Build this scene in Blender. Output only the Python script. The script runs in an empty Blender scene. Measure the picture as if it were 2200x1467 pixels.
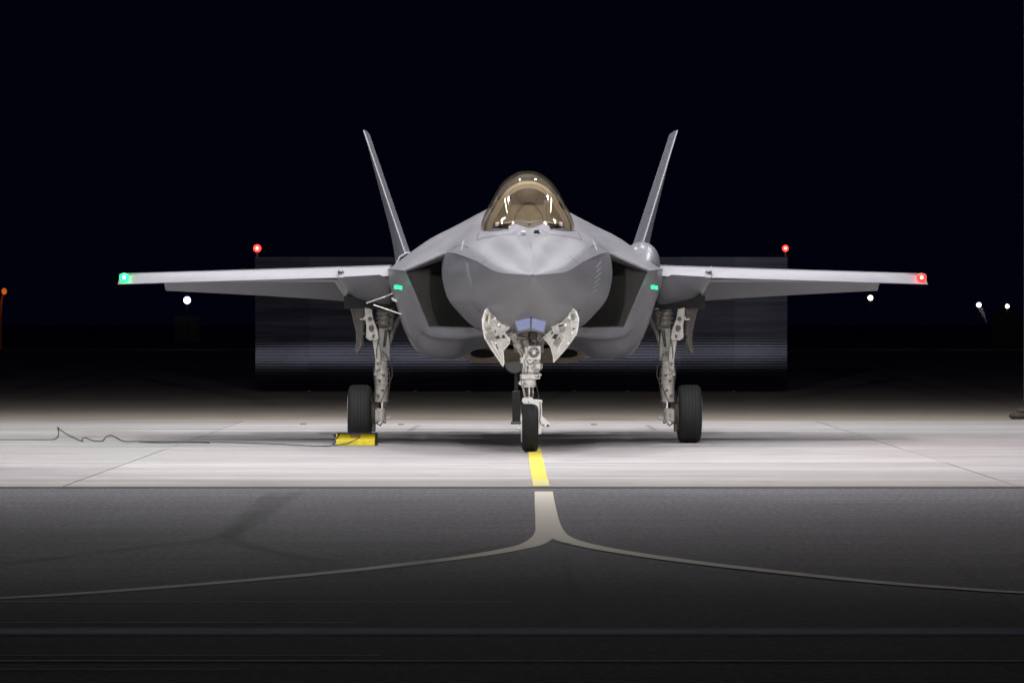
import bpy, bmesh, math, random
from mathutils import Vector, Matrix
random.seed(7)
sc = bpy.context.scene
col = sc.collection
F = 10900.0; H = 1.525; Y0 = 695.0            # calibration of the photograph (focal length in px, eye height, horizon row)

# ------------------------------------------------------------------ camera, world, exposure
cd = bpy.data.cameras.new('camera'); cam = bpy.data.objects.new('camera', cd); col.objects.link(cam)
cam.location = (0, 0, H); cd.sensor_width = 36; cd.lens = 36 * F / 2200
cam.rotation_euler = (math.radians(90) - math.atan((733.5 - Y0) / F), 0, 0)
cd.clip_start = 0.5; cd.clip_end = 5000
sc.camera = cam
w = bpy.data.worlds.new('World'); sc.world = w; w.use_nodes = True
nt = w.node_tree; bg = nt.nodes['Background']
bg.inputs['Color'].default_value = (0.14, 0.15, 1.0, 1); bg.inputs['Strength'].default_value = 0.0036
sc.view_settings.view_transform = 'Standard'; sc.view_settings.look = 'None'
sc.view_settings.exposure = 0; sc.view_settings.gamma = 1
sc.render.engine = 'CYCLES'
sc.cycles.max_bounces = 8; sc.cycles.transparent_max_bounces = 12
sc.cycles.sample_clamp_indirect = 4

# floodlights hanging under the shelter roof: (x, y, z, watts)
ROOF_Z = 11.6
LAMPS = [(x, y, 10.9, e) for y, xe in ((52.5, ((-5.2, 2000), (-1.8, 2100), (1.8, 2100), (5.2, 2000))), (59.5, ((-5.8, 2300), (-1.9, 1700), (1.9, 1700), (5.8, 2300))),
         (67, ((-6, 1500), (6, 1500))), (75, ((-6, 2300), (-2, 1800), (2, 1800), (6, 2300)))) for x, e in xe]
LAMPS = [(x, y, z, e * (.86 if y < 62 else 1.0)) for x, y, z, e in LAMPS]
TOWERS = [(-6.5, -2, 8.5, 29000), (6.5, -2, 8.5, 29000)]      # floodlight towers beside the photographer, beams on the jet

# ------------------------------------------------------------------ materials
def new_mat(name):
    m = bpy.data.materials.new(name); m.use_nodes = True
    return m, m.node_tree, m.node_tree.nodes['Principled BSDF']
def N(t, k, **kw):
    n = t.nodes.new(k)
    for a, b in kw.items(): setattr(n, a, b)
    return n
def mat(name, c, rough=.5, metal=0, var=.12, scale=6, bump=.0, bscale=80, stretch=(1, 1, 1), objvar=0, spec=.5, alpha=None):
    m, t, p = new_mat(name)
    p.inputs['Roughness'].default_value = rough; p.inputs['Metallic'].default_value = metal
    p.inputs['Specular IOR Level'].default_value = spec
    tc = N(t, 'ShaderNodeTexCoord'); mp = N(t, 'ShaderNodeMapping'); mp.inputs['Scale'].default_value = stretch
    t.links.new(tc.outputs['Object'], mp.inputs['Vector'])
    n = N(t, 'ShaderNodeTexNoise'); n.inputs['Scale'].default_value = scale; n.inputs['Detail'].default_value = 8
    n.inputs['Roughness'].default_value = .62
    t.links.new(mp.outputs[0], n.inputs['Vector'])
    r = N(t, 'ShaderNodeMapRange'); r.inputs[1].default_value = .3; r.inputs[2].default_value = .7
    r.inputs[3].default_value = 1 - var; r.inputs[4].default_value = 1 + var
    t.links.new(n.outputs['Fac'], r.inputs[0])
    val = r.outputs[0]
    if objvar:
        oi = N(t, 'ShaderNodeObjectInfo'); r2 = N(t, 'ShaderNodeMapRange')
        r2.inputs[3].default_value = 1 - objvar; r2.inputs[4].default_value = 1 + objvar
        t.links.new(oi.outputs['Random'], r2.inputs[0])
        mu = N(t, 'ShaderNodeMath', operation='MULTIPLY'); t.links.new(val, mu.inputs[0]); t.links.new(r2.outputs[0], mu.inputs[1]); val = mu.outputs[0]
    vm = N(t, 'ShaderNodeVectorMath', operation='SCALE'); vm.inputs[0].default_value = c
    t.links.new(val, vm.inputs['Scale']); t.links.new(vm.outputs[0], p.inputs['Base Color'])
    rr = N(t, 'ShaderNodeMapRange'); rr.inputs[3].default_value = max(.02, rough - .08); rr.inputs[4].default_value = min(1, rough + .1)
    t.links.new(n.outputs['Fac'], rr.inputs[0]); t.links.new(rr.outputs[0], p.inputs['Roughness'])
    if bump:
        n2 = N(t, 'ShaderNodeTexNoise'); n2.inputs['Scale'].default_value = bscale; n2.inputs['Detail'].default_value = 4
        t.links.new(tc.outputs['Object'], n2.inputs['Vector'])
        b = N(t, 'ShaderNodeBump'); b.inputs['Strength'].default_value = bump; b.inputs['Distance'].default_value = .01
        t.links.new(n2.outputs['Fac'], b.inputs['Height']); t.links.new(b.outputs[0], p.inputs['Normal'])
    return m
def emis(name, c, s):
    m, t, p = new_mat(name)
    p.inputs['Base Color'].default_value = (*c, 1); p.inputs['Emission Color'].default_value = (*c, 1)
    p.inputs['Emission Strength'].default_value = s
    return m
M = {}
M['paint'] = mat('low_gloss_grey_paint', (.208, .210, .232), .36, .2, .09, 1.7, 0)
M['paint_dark'] = mat('dark_duct_paint', (.21, .21, .20), .55, 0, .1, 5)
M['edge'] = mat('pale_edge_paint', (.30, .30, .335), .52, .05, .05, 3)
M['fin_paint'] = mat('fin_grey_paint', (.17, .175, .205), .5, .1, .06, 3)
M['gearw'] = mat('white_gear_enamel', (.85, .84, .81), .38, 0, .2, 14, .15, 60)
M['gearg'] = mat('grimy_gear_enamel', (.40, .375, .345), .45, 0, .3, 16, .2, 60)
M['chrome'] = mat('polished_piston', (.55, .52, .5), .18, 1, .1, 20)
M['steel'] = mat('bare_steel', (.45, .45, .45), .4, .9, .2, 20)
M['rubber'] = mat('tyre_rubber', (.009, .009, .010), .75, 0, .25, 12, .2, 90)
M['bow'] = mat('pale_canopy_bow', (.62, .56, .46), .6, 0, .1, 10)
M['pole'] = mat('dark_pole', (.02, .02, .02), .8, 0, .1, 10)
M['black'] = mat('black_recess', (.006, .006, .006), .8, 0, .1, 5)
M['darkpart'] = mat('dark_fitting', (.07, .065, .06), .6, .2, .3, 20)
M['tan'] = mat('tan_primer', (.42, .34, .25), .7, 0, .15, 12)
M['ochre'] = mat('ochre_sealant', (.25, .18, .08), .7, 0, .3, 30)
M['seam'] = mat('dark_seam', (.10, .10, .11), .7, 0, .1, 20)
M['palemark'] = mat('pale_stencil', (.42, .42, .46), .6, 0, .1, 30)
M['blue'] = mat('blue_sapphire_window', (.36, .45, .85), .12, .0, .05, 8)
M['seat'] = mat('seat_fabric', (.17, .14, .11), .85, 0, .3, 20)
M['tub'] = mat('cockpit_trim', (.36, .32, .26), .75, 0, .2, 12)
M['yellow'] = mat('worn_yellow_paint', (.62, .50, .012), .6, 0, .25, 9, .2, 60)
M['line_yellow'] = mat('yellow_line_paint', (.66, .55, .06), .7, 0, .15, 4, .2, 90)
M['line_pale'] = mat('pale_yellow_line_paint', (.62, .55, .20), .7, 0, .2, 4, .2, 90)
M['cable'] = mat('black_cable', (.05, .05, .052), .5, 0, .1, 20)
M['steelcol'] = mat('grey_column_paint', (.06, .065, .10), .5, 0, .15, 4)
M['roof'] = mat('pale_roof_sheet', (.62, .58, .5), .7, 0, .15, 2)
M['sand'] = mat('sandbag_canvas', (.05, .04, .03), .9, 0, .3, 30)
M['redmark'] = mat('faded_red_paint', (.30, .09, .08), .7, 0, .3, 20)
M['lens'] = emis('floodlight_lens', (1, .97, .93), 60)
M['bar'] = emis('streak_light_tube', (1, .97, .94), 14)
M['green_strip'] = emis('green_strip_light', (.03, .75, .32), .95)
M['nav_green'] = emis('green_wingtip_light', (.004, 1, .09), 9)
M['nav_red'] = emis('red_wingtip_light', (1, .01, .008), 8)
M['beacon'] = emis('red_obstruction_lamp', (1, .012, .01), 14)
M['bulb_red'] = emis('bright_red_bulb', (1, .3, .18), 8)
M['bulb_green'] = emis('bright_green_bulb', (.25, 1, .45), 9)
M['whitelamp'] = emis('cold_white_lamp', (.85, .85, 1), 6)
M['warmlamp'] = emis('warm_white_lamp', (1, .9, .65), 6)
M['amber'] = emis('amber_lamp', (1, .22, .02), .45)
M['orange'] = mat('orange_post_paint', (.65, .2, .03), .6, 0, .2, 9)
M['wall'] = mat('grey_render_wall', (.02, .02, .024), .8, 0, .2, 2)
M['tarp'] = mat('pale_tarpaulin', (.5, .5, .55), .7, 0, .2, 4)

def glass_mat():
    m = bpy.data.materials.new('gold_tinted_canopy'); m.use_nodes = True; t = m.node_tree; t.nodes.clear()
    o = N(t, 'ShaderNodeOutputMaterial'); mx = N(t, 'ShaderNodeMixShader'); tr = N(t, 'ShaderNodeBsdfTransparent'); gl = N(t, 'ShaderNodeBsdfGlossy')
    tr.inputs[0].default_value = (.92, .87, .78, 1); gl.inputs[0].default_value = (.94, .87, .72, 1); gl.inputs['Roughness'].default_value = .045
    lw = N(t, 'ShaderNodeLayerWeight'); lw.inputs['Blend'].default_value = .35
    r = N(t, 'ShaderNodeMapRange'); r.inputs[3].default_value = .34; r.inputs[4].default_value = .62
    t.links.new(lw.outputs['Fresnel'], r.inputs[0]); t.links.new(r.outputs[0], mx.inputs[0])
    t.links.new(tr.outputs[0], mx.inputs[1]); t.links.new(gl.outputs[0], mx.inputs[2]); t.links.new(mx.outputs[0], o.inputs[0])
    return m
M['glass'] = glass_mat()

def concrete_mat(name, c, objvar, streak=.12, rough=.75):
    m = mat(name, c, rough, 0, .10, 1.2, .25, 40, (1, 1, 1), objvar)
    t = m.node_tree; p = t.nodes['Principled BSDF']
    link = p.inputs['Base Color'].links[0]; src = link.from_socket
    g = N(t, 'ShaderNodeNewGeometry'); mp = N(t, 'ShaderNodeMapping'); mp.inputs['Scale'].default_value = (.09, .9, 1)
    t.links.new(g.outputs['Position'], mp.inputs[0])
    n = N(t, 'ShaderNodeTexNoise'); n.inputs['Scale'].default_value = 1.1; n.inputs['Detail'].default_value = 7; n.inputs['Roughness'].default_value = .68
    t.links.new(mp.outputs[0], n.inputs['Vector'])
    r = N(t, 'ShaderNodeMapRange'); r.inputs[1].default_value = .3; r.inputs[2].default_value = .7; r.inputs[3].default_value = 1 - streak; r.inputs[4].default_value = 1 + streak
    t.links.new(n.outputs['Fac'], r.inputs[0])
    v = N(t, 'ShaderNodeVectorMath', operation='SCALE'); t.links.new(src, v.inputs[0]); t.links.new(r.outputs[0], v.inputs['Scale'])
    # grease and tyre smudges
    n3 = N(t, 'ShaderNodeTexNoise'); n3.inputs['Scale'].default_value = .55; n3.inputs['Detail'].default_value = 5
    mp3 = N(t, 'ShaderNodeMapping'); mp3.inputs['Scale'].default_value = (.5, .35, 1); t.links.new(g.outputs['Position'], mp3.inputs[0]); t.links.new(mp3.outputs[0], n3.inputs['Vector'])
    cr = N(t, 'ShaderNodeMapRange'); cr.inputs[1].default_value = .56; cr.inputs[2].default_value = .72; cr.inputs[3].default_value = 0; cr.inputs[4].default_value = .5
    t.links.new(n3.outputs['Fac'], cr.inputs[0])
    mx = N(t, 'ShaderNodeMix', data_type='RGBA'); t.links.new(cr.outputs[0], mx.inputs[0]); t.links.new(v.outputs[0], mx.inputs[6]); mx.inputs[7].default_value = (c[0] * .45, c[1] * .43, c[2] * .42, 1)
    t.links.new(mx.outputs[2], p.inputs['Base Color'])
    return m
M['slab'] = concrete_mat('pale_concrete', (.325, .312, .312), .09, .26)
M['slab_front'] = concrete_mat('cream_concrete', (.30, .285, .265), .05, .22)
M['slab_mid'] = concrete_mat('shade_toned_concrete', (.30, .29, .29), .09, .26)  # darker slab tone with the transverse shadow put into its colour
M['old'] = concrete_mat('weathered_brown_concrete', (.30, .27, .225), 0, .12, .9)
M['fill'] = mat('joint_filler', (.13, .13, .13), .9)

def asphalt_mat():
    m, t, p = new_mat('dark_asphalt')
    g = N(t, 'ShaderNodeNewGeometry')
    def noise(scale, sx, sy, det=6):
        mp = N(t, 'ShaderNodeMapping'); mp.inputs['Scale'].default_value = (sx, sy, 1); t.links.new(g.outputs['Position'], mp.inputs[0])
        n = N(t, 'ShaderNodeTexNoise'); n.inputs['Scale'].default_value = scale; n.inputs['Detail'].default_value = det; n.inputs['Roughness'].default_value = .65
        t.links.new(mp.outputs[0], n.inputs['Vector']); return n.outputs['Fac']
    def rng(s, a, b, c, d):
        r = N(t, 'ShaderNodeMapRange'); r.inputs[1].default_value = a; r.inputs[2].default_value = b; r.inputs[3].default_value = c; r.inputs[4].default_value = d
        t.links.new(s, r.inputs[0]); return r.outputs[0]
    def mul(a, b):
        x = N(t, 'ShaderNodeMath', operation='MULTIPLY'); t.links.new(a, x.inputs[0]); t.links.new(b, x.inputs[1]); return x.outputs[0]
    v = mul(rng(noise(1.0, .25, 2.2), .3, .7, .82, 1.18), mul(rng(noise(22, 1, .35, 3), .3, .7, .55, 1.45), rng(noise(70, 1, .5, 2), .3, .7, .7, 1.3)))
    v = mul(v, rng(noise(.25, 1, .5), .35, .65, .85, 1.15))
    vm = N(t, 'ShaderNodeVectorMath', operation='SCALE'); vm.inputs[0].default_value = (.14, .135, .152); t.links.new(v, vm.inputs['Scale'])
    t.links.new(vm.outputs[0], p.inputs['Base Color'])
    p.inputs['Roughness'].default_value = .8; p.inputs['Specular IOR Level'].default_value = .3
    b = N(t, 'ShaderNodeBump'); b.inputs['Strength'].default_value = .35; b.inputs['Distance'].default_value = .008
    t.links.new(noise(90, 1, 1, 2), b.inputs['Height']); t.links.new(b.outputs[0], p.inputs['Normal'])
    return m
M['asphalt'] = asphalt_mat()
def wear_glint_mat(name, c, lo, hi, sx=1.0, sy=1.0, scale=6, maxa=1.0, rough=.75, noedge=False):
    """paint or rubber on the ground worn through, or painted glints broken up, where noise is low"""
    m, t, p = new_mat(name); p.inputs['Base Color'].default_value = (*c, 1); p.inputs['Roughness'].default_value = rough
    g = N(t, 'ShaderNodeNewGeometry'); mp = N(t, 'ShaderNodeMapping'); mp.inputs['Scale'].default_value = (sx, sy, 1); t.links.new(g.outputs['Position'], mp.inputs[0])
    n = N(t, 'ShaderNodeTexNoise'); n.inputs['Scale'].default_value = scale; n.inputs['Detail'].default_value = 8; n.inputs['Roughness'].default_value = .7
    t.links.new(mp.outputs[0], n.inputs['Vector'])
    r = N(t, 'ShaderNodeMapRange'); r.inputs[1].default_value = lo; r.inputs[2].default_value = hi; r.inputs[3].default_value = 0; r.inputs[4].default_value = maxa
    t.links.new(n.outputs['Fac'], r.inputs[0])
    src = r.outputs[0]
    if not noedge:   # feather across the strip with its UV
        uv = N(t, 'ShaderNodeUVMap'); sp = N(t, 'ShaderNodeSeparateXYZ'); t.links.new(uv.outputs[0], sp.inputs[0])
        a = N(t, 'ShaderNodeMath', operation='PINGPONG'); a.inputs[1].default_value = .5; t.links.new(sp.outputs[0], a.inputs[0])
        r2 = N(t, 'ShaderNodeMapRange'); r2.inputs[1].default_value = 0; r2.inputs[2].default_value = .35; t.links.new(a.outputs[0], r2.inputs[0])
        mm = N(t, 'ShaderNodeMath', operation='MULTIPLY'); t.links.new(src, mm.inputs[0]); t.links.new(r2.outputs[0], mm.inputs[1]); src = mm.outputs[0]
    t.links.new(src, p.inputs['Alpha'])
    return m
M['line_cream'] = wear_glint_mat('worn_cream_line_paint', (.82, .77, .66), .15, .35, 1, 1, 5, 1, noedge=True)
M['rubber_mark'] = wear_glint_mat('tyre_rubber_smear', (.018, .018, .02), .3, .7, 1, 1, 1.5, .42)
M['scuff'] = wear_glint_mat('pale_scuff', (.18, .18, .2), .45, .7, 1, 1, 3, .6)
M['band'] = wear_glint_mat('painted_glint_band', (.66, .66, .85), .2, .5, .12, 3, 2, 1)  # bluish reflected light on the asphalt, painted as colour
M['thinband'] = wear_glint_mat('painted_glint_line', (.85, .83, .85), .15, .38, .3, 3, 2, .9)  # thin reflected streaks painted as pale lines

# ------------------------------------------------------------------ mesh builder
class MB:
    def __init__(s): s.v = []; s.f = []
    def add(s, vs, fs):
        o = len(s.v); s.v += [tuple(a) for a in vs]; s.f += [tuple(o + i for i in f) for f in fs]; return s
    def box(s, c, d, R=None):
        vs = []
        for x in (-.5, .5):
            for y in (-.5, .5):
                for z in (-.5, .5):
                    p = Vector((x * d[0], y * d[1], z * d[2]))
                    if R: p = R @ p
                    vs.append(p + Vector(c))
        return s.add(vs, [(0, 1, 3, 2), (4, 6, 7, 5), (0, 4, 5, 1), (2, 3, 7, 6), (0, 2, 6, 4), (1, 5, 7, 3)])
    def cyl(s, a, b, r0, r1=None, n=20, cap=True):
        a = Vector(a); b = Vector(b); r1 = r0 if r1 is None else r1
        z = (b - a).normalized(); x = z.orthogonal().normalized(); y = z.cross(x)
        vs = []
        for i in range(n):
            t = 2 * math.pi * i / n; dd = x * math.cos(t) + y * math.sin(t)
            vs += [a + dd * r0, b + dd * r1]
        fs = [(2 * i, 2 * ((i + 1) % n), 2 * ((i + 1) % n) + 1, 2 * i + 1) for i in range(n)]
        if cap: fs += [tuple(2 * i for i in reversed(range(n))), tuple(2 * i + 1 for i in range(n))]
        return s.add(vs, fs)
    def tube(s, pts, r, n=8):
        pts = [Vector(p) for p in pts]; vs = []; prev = None
        for i, p in enumerate(pts):
            d = (pts[min(i + 1, len(pts) - 1)] - pts[max(i - 1, 0)]).normalized()
            x = d.orthogonal().normalized() if prev is None else (prev - d * prev.dot(d)).normalized()
            prev = x; y = d.cross(x)
            for k in range(n):
                t = 2 * math.pi * k / n; vs.append(p + (x * math.cos(t) + y * math.sin(t)) * r)
        fs = [(i * n + k, i * n + (k + 1) % n, (i + 1) * n + (k + 1) % n, (i + 1) * n + k) for i in range(len(pts) - 1) for k in range(n)]
        fs += [tuple(reversed(range(n))), tuple((len(pts) - 1) * n + k for k in range(n))]
        return s.add(vs, fs)
    def lathe(s, o, ax, prof, n=40):           # prof: (along axis, radius)
        o = Vector(o); z = Vector(ax).normalized(); x = z.orthogonal().normalized(); y = z.cross(x); m = len(prof); vs = []
        for i in range(n):
            t = 2 * math.pi * i / n; dd = x * math.cos(t) + y * math.sin(t)
            vs += [o + z * a + dd * r for a, r in prof]
        fs = [(i * m + k, i * m + k + 1, ((i + 1) % n) * m + k + 1, ((i + 1) % n) * m + k) for i in range(n) for k in range(m - 1)]
        return s.add(vs, fs)
    def grid(s, rows, flip=False):
        m = len(rows[0]); vs = [p for r in rows for p in r]; fs = []
        for i in range(len(rows) - 1):
            for k in range(m - 1):
                q = (i * m + k, i * m + k + 1, (i + 1) * m + k + 1, (i + 1) * m + k)
                fs.append(q[::-1] if flip else q)
        return s.add(vs, fs)
    def prism(s, poly, off):                   # poly: 3-D outline, off: extrusion vector
        n = len(poly); off = Vector(off)
        vs = [Vector(p) for p in poly] + [Vector(p) + off for p in poly]
        return s.add(vs, [tuple(range(n)), tuple(reversed(range(n, 2 * n)))] + [(i, i + n, (i + 1) % n + n, (i + 1) % n) for i in range(n)])
    def ball(s, c, r, sq=(1, 1, 1), n=14):
        c = Vector(c); rows = []
        for i in range(n + 1):
            a = math.pi * i / n
            rows.append([(c.x + r * sq[0] * math.sin(a) * math.cos(2 * math.pi * k / (2 * n)), c.y + r * sq[1] * math.sin(a) * math.sin(2 * math.pi * k / (2 * n)), c.z + r * sq[2] * math.cos(a)) for k in range(2 * n + 1)])
        return s.grid(rows)
    def mir(s):                                # mirrored copy across x = 0
        n = MB(); n.v = [(-x, y, z) for x, y, z in s.v]; n.f = [tuple(reversed(f)) for f in s.f]; return n
    def both(s):
        m = s.mir(); s.add(m.v, m.f); return s
    def build(s, name, m, parent=None, smooth=35, bevel=0, weld=True, label=None, loc=None, rn=True):
        me = bpy.data.meshes.new(name); me.from_pydata(s.v, [], s.f)
        bm = bmesh.new(); bm.from_mesh(me)
        if weld: bmesh.ops.remove_doubles(bm, verts=bm.verts, dist=.0004)
        if rn: bmesh.ops.recalc_face_normals(bm, faces=bm.faces)
        bm.to_mesh(me); bm.free()
        me.materials.append(m)
        if smooth:
            me.polygons.foreach_set('use_smooth', [True] * len(me.polygons)); me.set_sharp_from_angle(angle=math.radians(smooth))
        o = bpy.data.objects.new(name, me); col.objects.link(o)
        if parent: o.parent = parent
        if loc: o.location = loc
        if bevel:
            b = o.modifiers.new('bevel', 'BEVEL'); b.width = bevel; b.segments = 2; b.limit_method = 'ANGLE'
        if label: o['label'] = label
        return o
def tag(o, label=None, cat=None, group=None, kind=None):
    for k, v in (('label', label), ('category', cat), ('group', group), ('kind', kind)):
        if v: o[k] = v
    return o
def empty(name, loc=(0, 0, 0), rz=0, parent=None):
    o = bpy.data.objects.new(name, None); o.empty_display_size = .3; col.objects.link(o); o.location = loc; o.rotation_euler = (0, 0, rz)
    if parent: o.parent = parent
    return o
def ground(x, y):                              # where a pixel of the photograph meets the ground
    d = F * H / (y - Y0); return ((x - 1100) * d / F, d)
def catmull(pts, sub):
    out = []
    P = [pts[0]] + list(pts) + [pts[-1]]
    for i in range(1, len(P) - 2):
        for k in range(sub):
            t = k / sub
            out.append(tuple(.5 * (2 * b + (c - a) * t + (2 * a - 5 * b + 4 * c - d) * t * t + (-a + 3 * b - 3 * c + d) * t ** 3)
                             for a, b, c, d in zip(P[i - 1], P[i], P[i + 1], P[i + 2])))
    out.append(tuple(pts[-1])); return out

# ------------------------------------------------------------------ ground
def sheet(name, x0, x1, y0, y1, z, m, parent=None, thick=0):
    b = MB()
    if thick: b.box(((x0 + x1) / 2, (y0 + y1) / 2, z - thick / 2), (x1 - x0, y1 - y0, thick))
    else: b.add([(x0, y0, z), (x1, y0, z), (x1, y1, z), (x0, y1, z)], [(0, 1, 2, 3)])
    return b.build(name, m, parent, smooth=0)
tag(sheet('ground', -2500, 2500, -300, 4500, -.03, M['asphalt']), kind='structure')
tag(sheet('taxiway', -60, 60, -20, 47.12, -.004, M['asphalt']), kind='structure')
ap = sheet('concrete_apron', -40, 40, 47.12, 79.5, -.022, M['fill']); tag(ap, kind='structure')
xs = [.27 + 4.48 * k for k in range(-4, 5)]
rows_y = [(47.46, 49.5, 'slab_front'), (49.5, 55.5, 'slab'), (55.5, 61.5, 'slab'), (61.5, 67.5, 'slab_mid'), (67.5, 73.5, 'slab_mid'), (73.5, 79.5, 'slab')]
mesh_cache = {}
for (ya, yb, mk) in rows_y:
    for i in range(len(xs) - 1):
        key = (round(yb - ya, 2), mk)
        cx, cy = (xs[i] + xs[i + 1]) / 2, (ya + yb) / 2
        if key not in mesh_cache:
            o = MB().box((0, 0, -.012), (4.48 - .016, yb - ya - .016, .024)).build('slab', M[mk], ap, smooth=0)
            mesh_cache[key] = o.data
        else:
            o = bpy.data.objects.new('slab', mesh_cache[key]); col.objects.link(o); o.parent = ap
        o.location = (cx, cy, random.uniform(-.0015, .0015))
tag(sheet('outer_apron', -120, 120, 79.5, 400, -.002, M['old']), kind='structure')
for s in (-1, 1):
    tag(sheet('apron_margin', min(s * 17.66 + .27, s * 60), max(s * 17.66 + .27, s * 60), 47.46, 79.49, -.003, M['slab']), kind='structure')
# drain slot along the concrete edge
dr = empty('trench_drain', (0, 47.3, 0)); tag(dr, 'thin dark steel edged drain slot along the front edge of the pale concrete', 'drain')
MB().box((0, .13, -.003), (36, .03, .013)).build('edge_rail', M['edge'], dr, smooth=0, label='pale edge strip')
MB().box((0, -.13, -.003), (36, .03, .010)).build('edge_rail', M['darkpart'], dr, smooth=0)
MB().box((0, 0, -.001), (36, .20, .006)).build('channel', M['black'], dr, smooth=0)

def ribbon(pts, widths, z, uvw=True):
    """flat strip along a ground path"""
    P = [Vector((x, y, z)) for x, y in pts]; L = []; R = []
    for i, p in enumerate(P):
        d = (P[min(i + 1, len(P) - 1)] - P[max(i - 1, 0)]); d.z = 0; d.normalize(); nrm = Vector((d.y, -d.x, 0)); ww = widths[i] if isinstance(widths, (list, tuple)) else widths
        L.append(p - nrm * ww / 2); R.append(p + nrm * ww / 2)
    return L, R
def strip(name, pts, widths, z, m, kind='structure', parent=None):
    L, R = ribbon(pts, widths, z); n = len(L)
    me = bpy.data.meshes.new(name); me.from_pydata([tuple(a) for a in L + R], [], [(i, n + i, n + i + 1, i + 1) for i in range(n - 1)])
    uvl = me.uv_layers.new(name='UVMap')
    for p in me.polygons:
        for li in p.loop_indices:
            vi = me.loops[li].vertex_index; uvl.data[li].uv = (0.0 if vi < n else 1.0, (vi % n) / n)
    me.materials.append(m); o = bpy.data.objects.new(name, me); col.objects.link(o)
    if kind: o['kind'] = kind
    if parent: o.parent = parent
    return o
strip('guide_line', [(.27, 49.5), (.27, 61.9)], .155, .006, M['line_yellow'])
strip('guide_line', [(.275, 47.46), (.275, 49.49)], .155, .0065, M['line_pale'])
# cream taxi line: straight, then forking into two curves; built as one outline
def gp(l): return [ground(*p) for p in l]
lpts = catmull(gp([(1168, 1056), (1170, 1085), (1173, 1120), (1172, 1145), (1148, 1166), (1100, 1179), (1000, 1195.5), (760, 1224), (480, 1250), (200, 1272), (0, 1284), (-300, 1298)]), 8)
rpts = catmull(gp([(1168, 1056), (1172, 1085), (1179, 1120), (1190, 1143), (1212, 1158), (1262, 1172), (1350, 1188), (1500, 1209), (1700, 1232), (1900, 1252), (2100, 1267), (2200, 1273), (2500, 1287)]), 8)
strip('taxi_line', lpts[:26], .165, .0, M['line_cream'])
strip('taxi_line', lpts[25:], .16, .0, M['line_cream'])
strip('taxi_line', rpts[:26], .165, .003, M['line_cream'])
strip('taxi_line', rpts[25:], .16, .003, M['line_cream'])
# tyre smears and scuffs
strip('tyre_smear', catmull(gp([(640, 1058), (600, 1080), (560, 1110), (520, 1135), (450, 1158), (330, 1172), (180, 1190), (0, 1212)]), 8), .22, .0045, M['rubber_mark'])
strip('tyre_smear', catmull(gp([(590, 1060), (540, 1100), (495, 1150), (540, 1175), (640, 1196), (720, 1208)]), 8), .22, .006, M['rubber_mark'])
strip('tyre_smear', catmull(gp([(820, 1225), (900, 1210), (1000, 1188), (1090, 1172)]), 6), .2, .0075, M['rubber_mark'])
strip('scuff_mark', catmull(gp([(1220, 1165), (1214, 1210), (1232, 1262), (1212, 1330)]), 6), .09, .0045, M['scuff'])
strip('scuff_mark', catmull(gp([(2045, 1200), (2085, 1238), (2140, 1272), (2200, 1330)]), 6), .08, .0065, M['scuff'])
strip('scuff_mark', catmull(gp([(800, 1345), (900, 1320), (980, 1300)]), 6), .06, .0045, M['scuff'])
strip('scuff_mark', catmull(gp([(895, 1021), (915, 1020), (940, 1021.5)]), 6), .09, .006, M['rubber_mark'])
strip('scuff_mark', catmull(gp([(1485, 1036), (1600, 1035), (1690, 1036)]), 6), .12, .006, M['scuff'])
strip('scuff_mark', catmull(gp([(878, 926), (900, 914)]), 6), .1, .006, M['rubber_mark'])
strip('scuff_mark', catmull(gp([(1390, 913), (1408, 925)]), 6), .1, .006, M['rubber_mark'])
def band(y, wd, m, z=.003, x0=-14, x1=14):  # flat strips coloured like light streaks reflected across the asphalt
    d = F * H / (y - Y0); strip('painted_light_band', [(x0 + (x1 - x0) * k / 20, d) for k in range(21)], wd, z, m)
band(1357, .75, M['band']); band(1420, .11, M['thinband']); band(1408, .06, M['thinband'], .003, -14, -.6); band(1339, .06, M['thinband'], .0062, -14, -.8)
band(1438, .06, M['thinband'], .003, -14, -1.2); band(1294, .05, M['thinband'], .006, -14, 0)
# faded red ground markers and grey patches
for (x, y) in ((652, 911), (861, 912), (1276, 912)):
    gx, gy = ground(x, y)
    o = MB().box((0, 0, .004), (.085, .45, .006)).build('ground_marker', M['redmark'], smooth=0, loc=(gx, gy, .002))
    tag(o, {652: 'small faded red marker plate on the concrete left of the yellow chock', 861: 'small faded red marker plate on the concrete just right of the chocked wheel',
            1276: 'small faded red marker plate on the concrete right of the nose wheel'}[x], 'ground marker', 'red ground markers')
# cable
cp = [(724, 958), (690, 960), (640, 958), (605, 956), (540, 953.5), (454, 951), (380, 950), (303, 950), (270, 950), (256, 945), (246, 939), (236, 937), (227, 940), (221, 948), (212, 949), (200, 948), (190, 944), (183, 942), (176, 944),
      (178, 949), (168, 946), (150, 937), (132, 926), (124, 919), (126, 926), (126, 936), (119, 944), (105, 946), (60, 946), (0, 946), (-60, 946)]
tag(MB().tube([(x, y, .012) for x, y in catmull(gp(cp), 6)], .006, 6).build('cable', M['cable']), 'thin black cable snaking across the concrete from the yellow chock to the left', 'cable')
cp2 = [(300, 950.4), (340, 952), (400, 951.5), (450, 952.5)]
tag(MB().tube([(x, y, .012) for x, y in catmull(gp(cp2), 6)], .009, 6).build('cable', M['cable']), 'short doubled length of black cable lying along the long one', 'cable')

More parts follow.
